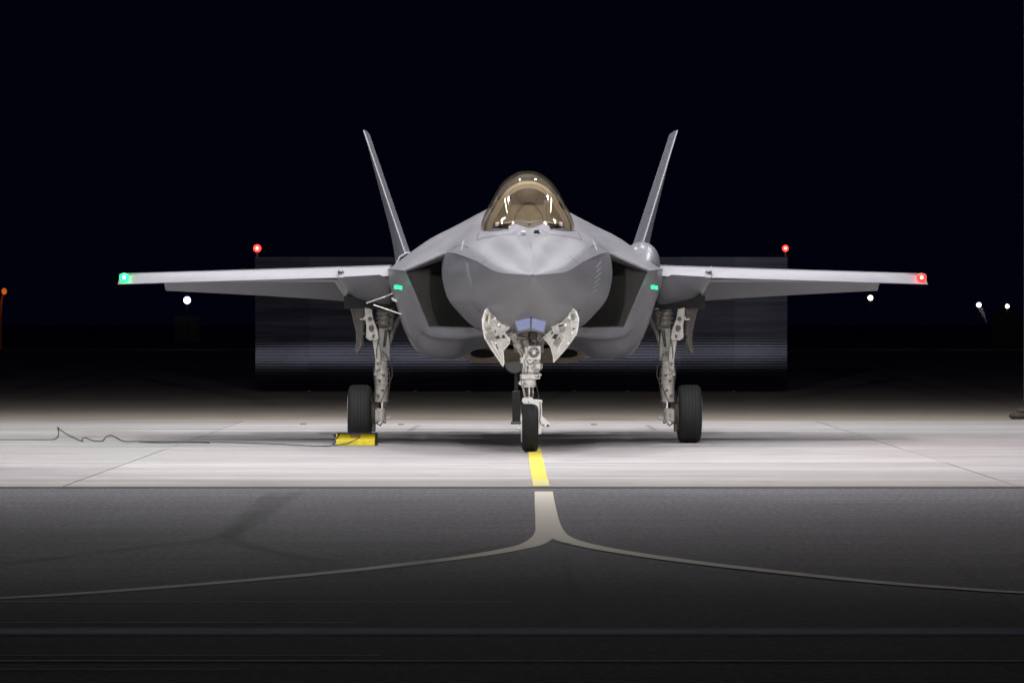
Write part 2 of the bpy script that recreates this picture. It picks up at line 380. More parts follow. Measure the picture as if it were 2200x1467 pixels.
# ------------------------------------------------------------------ shelter frame with floodlights (roof above the frame)
sh = empty('sunshade_shelter', (0, 50, 0)); tag(sh, 'open shelter over the jet, its slim grey steel column at the right edge', 'shelter')
def colm(x, y):
    b = MB(); b.box((x, y - 50, 5.7), (.22, .22, 11.4)); b.box((x, y - 50, .02), (.5, .5, .04)); return b.build('column', M['steelcol'], sh, smooth=0)
for y in (46, 64, 82.5):
    colm(8.44, y); colm(-9.2, y)
for y in (46, 52.5, 59.5, 67, 75, 82.5): MB().box((0, y - 50, 11.3), (18.8, .2, .3)).build('roof_beam', M['steelcol'], sh, smooth=0)
for k in range(-9, 10): MB().box((k * 1.0, 14.5, ROOF_Z), (.98, 38, .03)).build('roof_sheet', M['roof'], sh, smooth=0)
def flood(i, x, y, z, watt):
    r = empty('floodlight', (x, y, z)); row = {52.5: 'ahead of the nose', 59.5: 'over the canopy', 67: 'over the wings', 75: 'behind the tail fins'}[y]
    side = ('far left' if x < -4 else 'near left' if x < 0 else 'near right' if x < 4 else 'far right')
    tag(r, 'white floodlight under the shelter roof %s, %s one' % (row, side), 'floodlight', 'floodlights under the shelter roof')
    MB().cyl((0, 0, .03), (0, 0, .16), .22, .15, 24).build('housing', M['steelcol'], r)
    MB().cyl((0, 0, .16), (0, 0, .27), .03, None, 10).build('bracket', M['steelcol'], r)
    MB().cyl((0, 0, .02), (0, 0, .029), .20, None, 24).build('lens', M['lens'], r)
    l = bpy.data.lights.new('lamp', 'SPOT'); l.energy = watt; l.spot_size = math.radians(158); l.spot_blend = 1.0; l.shadow_soft_size = .10; l.color = (1, .975, 1)
    lo = bpy.data.objects.new('lamp', l); col.objects.link(lo); lo.parent = r; lo.location = (0, 0, -.02); lo.rotation_euler = (math.radians(3 if y < 53 else 9), 0, 0)
for i, a in enumerate(LAMPS): flood(i, *a)
for x, y, z, watt in TOWERS:
    r = empty('floodlight_tower', (x, y, 0)); tag(r, 'tall floodlight tower on the %s of the photographer, out of the frame' % ('left' if x < 0 else 'right'), 'floodlight tower')
    MB().cyl((0, -.25, 0), (0, -.25, z + .3), .12, .08, 16).build('mast', M['steelcol'], r)
    MB().cyl((0, -.28, z + .02), (0, .0, z), .2, .3, 24).build('housing', M['steelcol'], r)
    MB().cyl((0, .0, z), (0, .012, z), .27, None, 24).build('lens', M['lens'], r)
    l = bpy.data.lights.new('lamp', 'SPOT'); l.energy = watt; l.spot_size = math.radians(23); l.spot_blend = .9; l.shadow_soft_size = .25; l.color = (1, .97, .94)
    lo = bpy.data.objects.new('lamp', l); col.objects.link(lo); lo.parent = r; lo.location = (0, .06, z)
    lo.rotation_euler = (Vector((.15, 65, 2.2)) - Vector((x, y, z))).to_track_quat('-Z', 'Y').to_euler()
for s_ in (-1, 1):  # unseen light bars added so the canopy glass shows vertical streaks
    r = empty('added_light_bar', (s_ * 7.9, 77.2, 10.95)); tag(r, 'added unseen light bar under the %s edge of the shelter, reflected as canopy streaks' % ('left' if s_ < 0 else 'right'), 'light bar')
    MB().box((0, 0, .08), (.46, 6.0, .08)).build('housing', M['steelcol'], r, smooth=0)
    MB().box((0, 0, .0), (.40, 5.8, .06)).build('tube', M['bar'], r, bevel=.01)
    for y_ in (-2.8, 0, 2.8): MB().box((0, y_, .22), (.05, .05, .22)).build('hanger', M['steelcol'], r, smooth=0)
# sandbag by the column
sb = MB()
gx, gy = ground(2190, 900)
for k, (dx, dz, r) in enumerate(((0, .05, .13), (.16, .06, .12), (.08, .13, .1))): sb.ball((gx + dx, gy, dz), r, (1.3, 1.1, .55), 8)
tag(sb.build('sandbag', M['sand']), 'dark slumped sandbag on the concrete by the grey column', 'sandbag')

# ------------------------------------------------------------------ blast fence behind
bf = empty('blast_fence', (0, 114, 0)); tag(bf, 'wide low corrugated steel blast fence standing in the dark behind the jet', 'blast fence')
def fence_angle(z):        # lean of the sheet from vertical, degrees; steep sweep towards the jet at the foot
    return -7 + 15 * max(0, min(1, (1.12 - z) / .5)) + 45 * max(0, (.62 - z) / .62) ** 1.3
_fp = [(0.0, 3.02)]
for _k in range(400):
    _y, _z = _fp[-1]; _dz = 2.97 / 400; _fp.append((_y - _dz * math.tan(math.radians(fence_angle(_z))), _z - _dz))
_fp.reverse()
def fence_profile(t):
    i = min(399, int(t * 400)); q = t * 400 - i; return (_fp[i][0] + (_fp[i + 1][0] - _fp[i][0]) * q, _fp[i][1] + (_fp[i + 1][1] - _fp[i][1]) * q)
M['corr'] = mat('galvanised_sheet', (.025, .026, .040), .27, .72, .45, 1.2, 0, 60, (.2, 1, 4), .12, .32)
x0, x1 = -5.78, 6.20
npan = 10; pw = (x1 - x0) / npan
for k in range(npan):
    rows = []
    n = 300
    for i in range(n + 1):
        t = i / n; y, z = fence_profile(t)
        y2, z2 = fence_profile(min(1, t + .002)); dy, dz = y2 - y, z2 - z; L = math.hypot(dy, dz) or 1
        if i == n: dy, dz, L = 0, 1, 1
        a = (.0009 if .3 < z < 1.15 else .00015) * math.sin(2 * math.pi * i / 6.0)
        yy, zz = y - a * dz / L, z + a * dy / L
        rows.append([(x0 + k * pw + .002 + (pw - .004) * j / 4, yy + .004 * math.sin(3 * (x0 + k * pw + pw * j / 4)) + (.006 * math.sin(1.7 * k) + .0055 * k) * z, zz) for j in range(5)])
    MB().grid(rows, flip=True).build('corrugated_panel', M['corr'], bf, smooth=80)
fr = MB()
for k in range(1, npan):
    x = x0 + k * pw; fr.box((x, .55, 1.45), (.09, .12, 2.9))
    fr.tube([(x, .55, 2.8), (x, 1.8, .1)], .05, 8)
fr.build('rear_frame', M['steelcol'], bf)
for s, x in ((-1, x0 + .03), (1, x1 - .03)):
    rt = empty('obstruction_light', (x, 114.5, 2.98)); tag(rt, 'red obstruction light above the %s corner of the blast fence' % ('left' if s < 0 else 'right'), 'obstruction light', 'red obstruction lights on the blast fence')
    MB().cyl((0, 0, 0), (0, 0, .17), .025).build('post', M['steelcol'], rt)
    MB().ball((0, 0, .24), .085 if s < 0 else .07).build('lamp_globe', M['beacon'], rt)
    MB().ball((0, -.062 if s < 0 else -.05, .24), .036 if s < 0 else .030).build('bulb', M['bulb_red'], rt)
    l = bpy.data.lights.new('lamp', 'POINT'); l.energy = .5; l.color = (1, .03, .03); l.shadow_soft_size = .06
    lo = bpy.data.objects.new('lamp', l); col.objects.link(lo); lo.parent = rt; lo.location = (0, -.1, .22)

# ------------------------------------------------------------------ distant lamps
def far(x, y, d): return ((x - 1100) * d / F, d, H + (Y0 - y) * d / F)
def lamp_post(x, y, d, r, m, label, colr, e, cat='street lamp'):
    X, Yy, Z = far(x, y, d); rt = empty('street_lamp', (X, Yy, 0)); tag(rt, label, cat)
    MB().cyl((0, .15, 0), (0, .15, Z + .1), .03, .02, 10).build('pole', M['pole'], rt)
    MB().ball((0, 0, Z), r).build('lamp_globe', m, rt)
    MB().box((0, .08, Z + r + .03), (.3, .35, .04)).build('hood', M['steelcol'], rt)
    l = bpy.data.lights.new('lamp', 'POINT'); l.energy = e * .008; l.color = colr; l.shadow_soft_size = .1
    lo = bpy.data.objects.new('lamp', l); col.objects.link(lo); lo.parent = rt; lo.location = (0, -.1 - r, Z)
    return rt
lamp_post(402, 645, 300, .21, M['whitelamp'], 'cold white lamp on a short pole below the left wing', (.85, .85, 1), 60)
lamp_post(1870, 640, 300, .15, M['warmlamp'], 'warm white lamp on a pole below the right wing tip', (1, .9, .7), 30)
lamp_post(2103, 655, 300, .14, M['whitelamp'], 'white lamp beside the pale hanging tarpaulin at right', (.85, .85, 1), 60)
lamp_post(2164, 658, 300, .12, M['warmlamp'], 'warm lamp nearest the right edge of the photo', (1, .95, .8), 40)
X, Yy, Z = far(402, 672, 302)
tag(MB().box((X, Yy, 1.2), (1.5, .3, 1.5)).build('hut', M['wall']), 'dim grey hut wall under the cold white lamp at left', 'hut')
X, Yy, Z = far(2108, 660, 301)
tag(MB().prism([(X - .2, Yy, Z + .0), (X + .12, Yy, Z - .02), (X + .35, Yy, Z - .95), (X + .12, Yy, Z - .6)], (0, .6, 0)).build('tarpaulin', M['tarp']), 'pale pointed tarpaulin hanging under a white lamp at right', 'tarpaulin')
X, Yy, Z = far(2170, 680, 303)
tag(MB().box((X, Yy, 1.1), (2.2, .3, 2.2)).build('hut', M['wall']), 'faint grey hut behind the warm lamp at the right edge', 'hut')
X, Yy, Z = far(9, 626, 300)
op = empty('marker_post', (X, Yy, 0)); tag(op, 'curved orange lit marker post at the left edge in the dark', 'marker post')
MB().tube([(-.22, 0, 0), (-.22, 0, 1.3), (-.2, 0, 2.2), (-.16, 0, 2.9), (-.04, 0, Z - .05), (0, 0, Z)], .07, 10).build('post', M['orange'], op)
MB().ball((0, 0, Z), .16, (1, 1, 1.2)).build('lamp_head', M['amber'], op)
l = bpy.data.lights.new('lamp', 'POINT'); l.energy = 3; l.color = (1, .35, .08); lo = bpy.data.objects.new('lamp', l); col.objects.link(lo); lo.parent = op; lo.location = (.1, -.9, Z - .6)

# ==================================================================== THE JET
YAW = .0085
jet = empty('fighter_jet', (.230, 57, 0), YAW)
tag(jet, 'parked grey stealth fighter jet facing the camera with its canopy closed and gear doors open', 'fighter jet')
def P(x, y, b):                                # pixel of the photograph at depth b behind the nose -> jet coordinates
    d = 57 + b; return ((x - 1100) * d / F - (.230 - YAW * b), b, H + (Y0 - y) * d / F)
def PH(h, y, b): d = 57 + b; return (h * d / F, b, H + (Y0 - y) * d / F)

def interp(keys, b):                           # keys: [(b, [(u,z),...])]; cubic in b
    ks = [k[0] for k in keys]
    i = max(0, min(len(ks) - 2, next((j for j in range(len(ks) - 1) if b <= ks[j + 1]), len(ks) - 2)))
    t = (b - ks[i]) / (ks[i + 1] - ks[i]); out = []
    for n in range(len(keys[0][1])):
        r = []
        for c in (0, 1):
            p1, p2 = keys[i][1][n][c], keys[i + 1][1][n][c]
            h = ks[i + 1] - ks[i]
            m1 = (p2 - keys[i - 1][1][n][c]) / (ks[i + 1] - ks[i - 1]) if i > 0 else (p2 - p1) / h
            m2 = (keys[i + 2][1][n][c] - p1) / (ks[i + 2] - ks[i]) if i < len(ks) - 2 else (p2 - p1) / h
            r.append((2 * t ** 3 - 3 * t * t + 1) * p1 + (t ** 3 - 2 * t * t + t) * h * m1 + (-2 * t ** 3 + 3 * t * t) * p2 + (t ** 3 - t * t) * h * m2)
        out.append(tuple(r))
    return out
TOP = [(0, [(0, 2.075), (.004, 2.075), (.008, 2.074), (.011, 2.073), (.014, 2.072), (.016, 2.070)]),
       (.5, [(0, 2.212), (.07, 2.188), (.125, 2.164), (.17, 2.138), (.20, 2.114), (.225, 2.088)]),
       (1, [(0, 2.342), (.12, 2.312), (.215, 2.272), (.295, 2.222), (.358, 2.172), (.402, 2.120)]),
       (2, [(0, 2.535), (.165, 2.515), (.31, 2.47), (.44, 2.405), (.545, 2.33), (.62, 2.245)]),
       (2.7, [(0, 2.625), (.2, 2.615), (.39, 2.585), (.54, 2.515), (.665, 2.42), (.76, 2.312)]),
       (3.5, [(0, 2.64), (.22, 2.64), (.45, 2.625), (.62, 2.58), (.765, 2.475), (.88, 2.36)]),
       (4.2, [(0, 2.63), (.25, 2.63), (.53, 2.64), (.70, 2.60), (.85, 2.485), (.955, 2.378)]),
       (4.9, [(0, 2.64), (.25, 2.65), (.56, 2.675), (.74, 2.62), (.89, 2.50), (1.0, 2.385)]),
       (6, [(0, 2.80), (.25, 2.80), (.57, 2.79), (.82, 2.69), (1.02, 2.58), (1.22, 2.44)]),
       (7, [(0, 3.10), (.25, 3.06), (.52, 2.94), (.85, 2.77), (1.15, 2.62), (1.4, 2.45)]),
       (8.5, [(0, 3.08), (.3, 3.03), (.6, 2.91), (.95, 2.72), (1.27, 2.55), (1.5, 2.40)]),
       (11, [(0, 2.9), (.3, 2.87), (.6, 2.76), (.95, 2.62), (1.3, 2.47), (1.55, 2.34)]),
       (14, [(0, 2.55), (.3, 2.53), (.6, 2.45), (.9, 2.35), (1.2, 2.25), (1.4, 2.2)])]
LOW = [(0, [(.016, 2.070), (.014, 2.067), (.012, 2.065), (.010, 2.063), (.007, 2.062), (.003, 2.061), (0, 2.061)]),
       (.5, [(.225, 2.088), (.205, 2.02), (.17, 1.95), (.13, 1.89), (.085, 1.85), (.04, 1.83), (0, 1.825)]),
       (1, [(.402, 2.120), (.36, 1.99), (.305, 1.88), (.24, 1.79), (.165, 1.72), (.08, 1.68), (0, 1.67)]),
       (2, [(.62, 2.245), (.60, 2.04), (.535, 1.84), (.44, 1.68), (.31, 1.565), (.16, 1.51), (0, 1.50)]),
       (3, [(.80, 2.335), (.785, 2.09), (.71, 1.84), (.585, 1.64), (.42, 1.50), (.21, 1.45), (0, 1.44)]),
       (4, [(.935, 2.373), (.95, 2.11), (.885, 1.83), (.74, 1.64), (.54, 1.48), (.27, 1.41), (0, 1.40)]),
       (4.9, [(1.0, 2.385), (1.035, 2.12), (.975, 1.84), (.83, 1.65), (.635, 1.475), (.33, 1.38), (0, 1.36)]),
       (6.0, [(1.04, 2.36), (1.03, 2.12), (.93, 1.84), (.78, 1.66), (.6, 1.48), (.32, 1.36), (0, 1.34)]),
       (7.8, [(.85, 2.36), (.8, 2.12), (.7, 1.84), (.6, 1.66), (.5, 1.48), (.3, 1.36), (0, 1.34)])]
def top_at(b, v):                              # v 0..5 across
    s = catmull(interp(TOP, b), 6); v *= 6; i = min(29, int(v)); t = v - i
    a, c = s[i], s[i + 1]; return Vector((a[0] + (c[0] - a[0]) * t, b, a[1] + (c[1] - a[1]) * t))
def low_at(b, v):
    s = catmull(interp(LOW, b), 6); v *= 6; i = min(35, int(v)); t = v - i
    a, c = s[i], s[i + 1]; return Vector((a[0] + (c[0] - a[0]) * t, b, a[1] + (c[1] - a[1]) * t))
def refine(row, sub=6):
    return [Vector(p) for p in catmull([tuple(p) for p in row], sub)]
def bs(a, b, n): return [a + (b - a) * i / n for i in range(n + 1)]
BB = [0, .03, .07, .12, .2, .3, .4] + bs(.5, 4.9, 44)
fus = MB(); fus.grid([refine([(u, b, z) for u, z in interp(TOP, b)]) for b in BB]).both(); 
fus2 = MB(); fus2.grid([refine([(u, b, z) for u, z in interp(LOW, b)]) for b in BB + bs(5.0, 7.8, 14)[0:]]).both()
def two_piece(name, a, b_, m, parent, **k):    # two grids in one mesh, not welded, so the chine stays sharp
    c = MB(); c.add(a.v, a.f); c.add(b_.v, b_.f); return c.build(name, m, parent, **k)
two_piece('forward_fuselage', fus, fus2, M['paint'], jet, smooth=24)

# rear upper body, behind the intake lips, out to the wing root
def T6(b):                                     # outer edge of the shoulder
    return Vector(catmull_at([(4.9, 1.0, 2.38), (5.6, 1.496, 2.175), (6.4, 1.66, 2.195), (7, 1.73, 2.21), (8.5, 1.75, 2.22), (11, 1.75, 2.2), (14, 1.5, 2.15)], b))
def catmull_at(keys, b):
    for i in range(len(keys) - 1):
        if b <= keys[i + 1][0] or i == len(keys) - 2:
            t = (b - keys[i][0]) / (keys[i + 1][0] - keys[i][0]); return (keys[i][1] + (keys[i + 1][1] - keys[i][1]) * t, b, keys[i][2] + (keys[i + 1][2] - keys[i][2]) * t)
rear = MB(); rr = []
for b in bs(4.9, 14, 60):
    r = refine([(u, b, z) for u, z in interp(TOP, b)]); e = T6(b); t5 = r[-1]
    r += [t5 + (e - t5) * (k / 4) for k in range(1, 5)]; rr.append(r)
rear.grid(rr).both()
# nacelle side and belly rings, front ring is the raked intake lip
RING = [
 [(1.496, 5.6, 2.175), (1.43, 5.68, 2.02), (1.35, 5.76, 1.83), (1.28, 5.83, 1.66), (1.206, 5.9, 1.479), (1.06, 5.75, 1.476), (.92, 5.6, 1.472), (.78, 5.45, 1.47), (.634, 5.3, 1.468), (.33, 5.2, 1.375), (0, 5.2, 1.35)],
 [(1.515, 5.72, 2.18), (1.455, 5.8, 2.02), (1.38, 5.88, 1.82), (1.315, 5.95, 1.62), (1.25, 6.02, 1.40), (1.07, 5.86, 1.345), (.93, 5.7, 1.342), (.79, 5.55, 1.34), (.64, 5.4, 1.36), (.33, 5.4, 1.345), (0, 5.4, 1.34)],
 [(1.60, 6.1, 2.19), (1.56, 6.12, 2.02), (1.49, 6.15, 1.82), (1.41, 6.2, 1.62), (1.32, 6.25, 1.42), (1.15, 6.2, 1.33), (.96, 6.1, 1.30), (.8, 6.0, 1.31), (.64, 5.9, 1.36), (.33, 5.8, 1.34), (0, 5.8, 1.33)],
 [(1.70, 6.7, 2.2), (1.70, 6.7, 2.02), (1.62, 6.7, 1.80), (1.53, 6.7, 1.53), (1.42, 6.7, 1.29), (1.29, 6.7, 1.15), (1.08, 6.7, 1.10), (.86, 6.7, 1.10), (.66, 6.7, 1.20), (.33, 6.7, 1.27), (0, 6.7, 1.28)],
 [(1.75, 7.6, 2.22), (1.72, 7.6, 2.02), (1.635, 7.6, 1.78), (1.555, 7.6, 1.50), (1.44, 7.6, 1.26), (1.31, 7.6, 1.115), (1.10, 7.6, 1.075), (.86, 7.6, 1.08), (.66, 7.6, 1.19), (.33, 7.6, 1.25), (0, 7.6, 1.26)],
 [(1.75, 9.5, 2.22), (1.70, 9.5, 2.02), (1.60, 9.5, 1.78), (1.50, 9.5, 1.50), (1.38, 9.5, 1.28), (1.26, 9.5, 1.14), (1.06, 9.5, 1.10), (.84, 9.5, 1.11), (.64, 9.5, 1.21), (.33, 9.5, 1.26), (0, 9.5, 1.27)],
 [(1.70, 11.5, 2.19), (1.6, 11.5, 2.02), (1.4, 11.5, 1.8), (1.2, 11.5, 1.6), (1.05, 11.5, 1.42), (.92, 11.5, 1.32), (.8, 11.5, 1.28), (.62, 11.5, 1.27), (.45, 11.5, 1.27), (.25, 11.5, 1.27), (0, 11.5, 1.27)],
 [(1.5, 14, 2.15), (1.35, 14, 2.0), (1.1, 14, 1.85), (.9, 14, 1.72), (.78, 14, 1.6), (.66, 14, 1.53), (.55, 14, 1.48), (.42, 14, 1.46), (.3, 14, 1.45), (.15, 14, 1.45), (0, 14, 1.45)]]
def ring_rows(R, sub=6, sub2=2):
    if sub2 == 2:
        R2 = []
        for i, row in enumerate(R):
            if i == 0: R2.append([tuple(Vector(row[k]).lerp(Vector(row[k + 1]), q / 3)) for k in range(len(row) - 1) for q in range(3)] + [row[-1]])
            else: R2.append(catmull(row, 3))
        R = R2
    cols = [catmull([R[i][k] for i in range(len(R))], sub) for k in range(len(R[0]))]
    return [[cols[k][i] for k in range(len(cols))] for i in range(len(cols[0]))]
belly = MB(); belly.grid(ring_rows(RING)).both()
two_piece('rear_fuselage', rear, belly, M['paint'], jet, smooth=30)
# intake lips and ducts (one part per side)
for s in (1, -1):
    lip_o = RING[0][:9]; TI = (1.0, 4.9, 2.38)
    top_edge = [tuple(Vector(TI).lerp(Vector(RING[0][0]), t)) for t in (0, .33, .66)]
    side_in = [tuple(low_at(4.95 + .09 * k, v)) for k, v in enumerate((3.6, 2.8, 2.0, 1.2, .5))][::1]
    outer = top_edge + lip_o                   # open polyline: inner top -> outer -> inner bottom
    cx = Vector((1.12, 5.6, 1.85))
    def sc_(p, k, db): v = Vector(p); q = cx + (v - cx) * k; return (q.x, v.y + db, q.z)
    lip = MB(); lip.grid([[sc_(p, 1.0, 0) for p in outer], [sc_(p, .985, -.012) for p in outer], [sc_(p, .965, .02) for p in outer], [sc_(p, .955, .12) for p in outer]])
    def inn(p, t): a = Vector(sc_(p, .955, .12)); hz_ = max(0, min(1, (p[2] - 1.5) / .675)); e = Vector((.5 + (p[0] - .63) * .25, 8.0, p[2] + (max(0, p[0] - .8) * .36 * hz_))); return tuple(a.lerp(e, t))
    duct = MB(); duct.grid([[inn(p, t) for p in outer] for t in bs(0, 1, 6)])
    end = MB(); end.add([(.3, 8.0, 2.46), (.95, 8.0, 2.46), (.95, 8.0, 1.42), (.3, 8.0, 1.42)], [(0, 1, 2, 3)])
    if s < 0: lip, duct, end = lip.mir(), duct.mir(), end.mir()
    lo = lip.build('intake_lip', M['paint'], jet, smooth=50)
    dd = duct.build('intake_duct', M['paint_dark'], lo, smooth=50)
    # bottom-corner liner catching light
    end.build('duct_screen', M['paint_dark'], lo, smooth=0)
for s in (1, -1):
    le = MB().tube([(s * 1.0, 4.885, 2.39), (s * 1.25, 5.23, 2.287), (s * 1.499, 5.585, 2.183)], .007, 6)
    le.tube([(s * 1.5, 5.6, 2.18), (s * 1.66, 6.35, 2.2), (s * 1.735, 7.0, 2.212)], .006, 6)
    le.build('lip_highlight', M['edge'], jet)  # pale tube paints in the bright highlight along the intake lip
# aft body closing and nozzle
MB().cyl((0, 13.8, 1.95), (0, 15.4, 1.93), .62, .5, 40).build('exhaust_nozzle', M['darkpart'], jet)
MB().cyl((0, 12, 1.95), (0, 13.98, 1.95), .7, .66, 40).build('engine_cowl', M['paint'], jet)

# ---------------- wings
def lin(a, b, t): return a + (b - a) * t
def wing_side(s):
    tiers = bs(0, 1, 12)
    WL = lambda t: (lin(1.72, 5.33, t), lin(7.2, 9.72, t))          # leading edge (u, b)
    hz = lambda t: lin(2.255, 2.178, t)                              # slat hinge height (upper)
    lz = lambda t: lin(2.118, 2.036, t)                              # drooped leading edge height
    ch = lambda t: lin(.42, .26, t)                                  # slat chord
    teb = lambda t: lin(12.0, 11.35, t)
    def X(rows): 
        m = MB(); m.grid(rows); return m if s > 0 else m.mir()
    # slat
    r = []
    for t in tiers:
        u, b = WL(t); top, lo, c = hz(t), lz(t), ch(t); th = lin(.14, .075, t)
        r.append([(u, b + c, top - .002), (u, b + c * .45, lin(lo, top, .62)), (u, b + .03, lo + .028), (u, b - .0, lo + .008), (u, b + .015, lo), (u, b + c * .5, lo + .018), (u, b + c, top - th)])
    # tip clipped edge: pull the last row inward at the top
    r[-1] = [(u - .10 if i < 3 else u, b, z) for i, (u, b, z) in enumerate(r[-1])]
    w_ = empty('wing', parent=jet)
    sl = X(r)
    def ends(rows, m):                          # close both ends
        for rw in (rows[0], rows[-1]):
            m.add([(s * p[0], p[1], p[2]) for p in rw], [tuple(range(len(rw)))])
    ends(r, sl)
    sl.build('slat', M['edge'], w_, smooth=30)
    # wing box
    r = []
    for t in tiers:
        u, b = WL(t); c = ch(t); b0 = b + c + .004; b1 = lin(b0, teb(t), .78); top = hz(t); th = lin(.17, .08, t); cc = b1 - b0
        r.append([(u, b0, top - th), (u, b0, top), (u, b0 + cc * .35, top + lin(.03, .012, t)), (u, b0 + cc * .7, top + lin(.02, .01, t)), (u, b1, top - .01), (u, b1, top - th * .8), (u, b0 + cc * .4, top - th * 1.15), (u, b0, top - th)])
    bx = X(r); ends([x[:-1] for x in r], bx); bx.build('wing_box', M['paint'], w_, smooth=30)
    # drooped flap
    r = []
    ft = bs(.155, .855, 8)
    for t in ft:
        u, b = WL(t); c = ch(t); b0 = b + c; b1 = lin(b0, teb(t), .78) + .01; top = hz(t); th = lin(.13, .06, t)
        q = (t - .155) / .7
        zf = lin(1.815, 1.968, q ** .8); be = b1 + lin(.8, .45, q)
        r.append([(u, b1, top - .025), (u, b1 + .06, top - .02), (u, be, zf + .02), (u, be, zf), (u, b1 + .05, top - .03 - th), (u, b1, top - .025 - th * .9), (u, b1, top - .025)])
    fl = X(r); ends([x[:-1] for x in r], fl); fl.build('flap', M['paint'], w_, smooth=30)
    # flap fairings and inner pylon-like hinge cover
    a = MB()
    a.grid([[(u, b, z) for (u, b, z) in row] for row in [
        [(2.28, 9.4, 2.12), (2.36, 9.4, 2.11), (2.46, 9.4, 2.12)], [(2.25, 10.4, 2.08), (2.36, 10.4, 1.92), (2.5, 10.4, 2.08)],
        [(2.25, 11.2, 2.05), (2.36, 11.2, 1.84), (2.5, 11.2, 2.05)], [(2.3, 12.0, 1.98), (2.36, 12.0, 1.9), (2.42, 12.0, 1.98)]]])
    (a if s > 0 else a.mir()).build('hinge_fairing', M['paint'], w_, smooth=60)
    a = MB().box((0, 0, 0), (.010, .26, .06)); 
    uu, bb = WL(.185); zz = lin(lz(.185), hz(.185), .55)
    a.v = [(x + uu, y + bb + .12, z + zz + (y * .35)) for x, y, z in a.v]; a.ball((uu - .04, bb + .10, zz + .015), .05, (.8, 1.4, .5), 8)
    (a if s > 0 else a.mir()).build('slat_joint', M['edge'], w_)
    # wing tip light
    p = (s * 5.245, 9.78, 2.13)
    nl = MB().ball(p, .064, (1, 1, .85)).build('navigation_light', M['nav_red' if s > 0 else 'nav_green'], w_, label=('red' if s > 0 else 'green') + ' wing tip light, lit')
    MB().ball((p[0], p[1] - .046, p[2]), .026).build('bulb', M['bulb_red' if s > 0 else 'bulb_green'], nl)
    l = bpy.data.lights.new('lamp', 'SPOT'); l.energy = 34; l.color = (1, .04, .03) if s > 0 else (.03, 1, .3); l.shadow_soft_size = .05; l.spot_size = math.radians(125); l.spot_blend = .6
    o = bpy.data.objects.new('lamp', l); col.objects.link(o); o.parent = w_; o.location = (p[0] + s * .05, p[1] - .12, p[2]); o.rotation_euler = Vector((s * .55, -.9, -.7)).to_track_quat('-Z', 'Y').to_euler()
    # gear bay fairing between body and wing
    keys = [
     [(1.70, 7.0, 2.17), (1.72, 7.0, 2.10), (1.75, 7.0, 2.10), (1.80, 7.0, 2.12), (1.84, 7.0, 2.14)],
     [(1.68, 7.6, 2.0), (1.72, 7.6, 1.86), (1.95, 7.6, 1.90), (2.15, 7.6, 1.98), (2.3, 7.6, 2.12)],
     [(1.62, 8.3, 1.85), (1.72, 8.3, 1.72), (2.05, 8.3, 1.76), (2.25, 8.3, 1.84), (2.42, 8.3, 2.12)],
     [(1.5, 10.0, 1.8), (1.72, 10.0, 1.74), (2.05, 10.0, 1.78), (2.25, 10.0, 1.86), (2.42, 10.0, 2.12)],
     [(1.4, 12.0, 1.95), (1.6, 12.0, 1.95), (1.9, 12.0, 1.97), (2.1, 12.0, 2.0), (2.2, 12.0, 2.12)]]
    a = MB().grid(ring_rows(keys, 5)); (a if s > 0 else a.mir()).build('wing_root_fairing', M['paint'], w_, smooth=50)
    # stabilator
    a = MB(); q = [(1.35, 12.4, 2.08), (3.44, 14.1, 2.05), (3.44, 15.0, 2.05), (1.9, 15.6, 2.07), (1.35, 15.0, 2.08)]
    a.prism(q, (0, 0, .06)); (a if s > 0 else a.mir()).build('stabilator', M['paint'], jet, smooth=0, bevel=.01)
    # tail fin: diamond section loft
    fin = MB(); r = []
    root = [Vector((1.525, 10.4, 2.35)), Vector((1.60, 12.0, 2.3)), Vector((1.47, 13.5, 2.3))]
    tip = [Vector((2.168, 13.2, 4.19)), Vector((2.155, 13.8, 4.20)), Vector((2.125, 14.55, 4.185))]
    for t in bs(0, 1, 10):
        a_, m_, c_ = (root[i].lerp(tip[i], t) for i in range(3)); th = lin(.062, .022, t ** .8)
        flare = .05 * max(0, 1 - t / .3) ** 2
        nrm = Vector((.93, 0, -.36))
        r.append([a_, a_.lerp(m_, .12) + nrm * (th * .45 + flare * .6), m_ + nrm * (th + flare), c_ + nrm * .012, c_ - nrm * .012, a_.lerp(m_, .6) - nrm * (th + flare), a_.lerp(m_, .12) - nrm * (th * .5 + flare * .8), a_])
    fin.grid(r); fin.add([p for p in r[-1][:-1]], [tuple(range(7))])
    fn = (fin if s > 0 else fin.mir()).build('tail_fin', M['fin_paint'], jet, smooth=30)
    ed = MB(); ed.tube([root[0].lerp(tip[0], t) + Vector((.0, -.004, 0)) for t in bs(.02, 1, 8)], .011, 6)
    (ed if s > 0 else ed.mir()).build('leading_edge', M['edge'], fn)
wing_side(1); wing_side(-1)

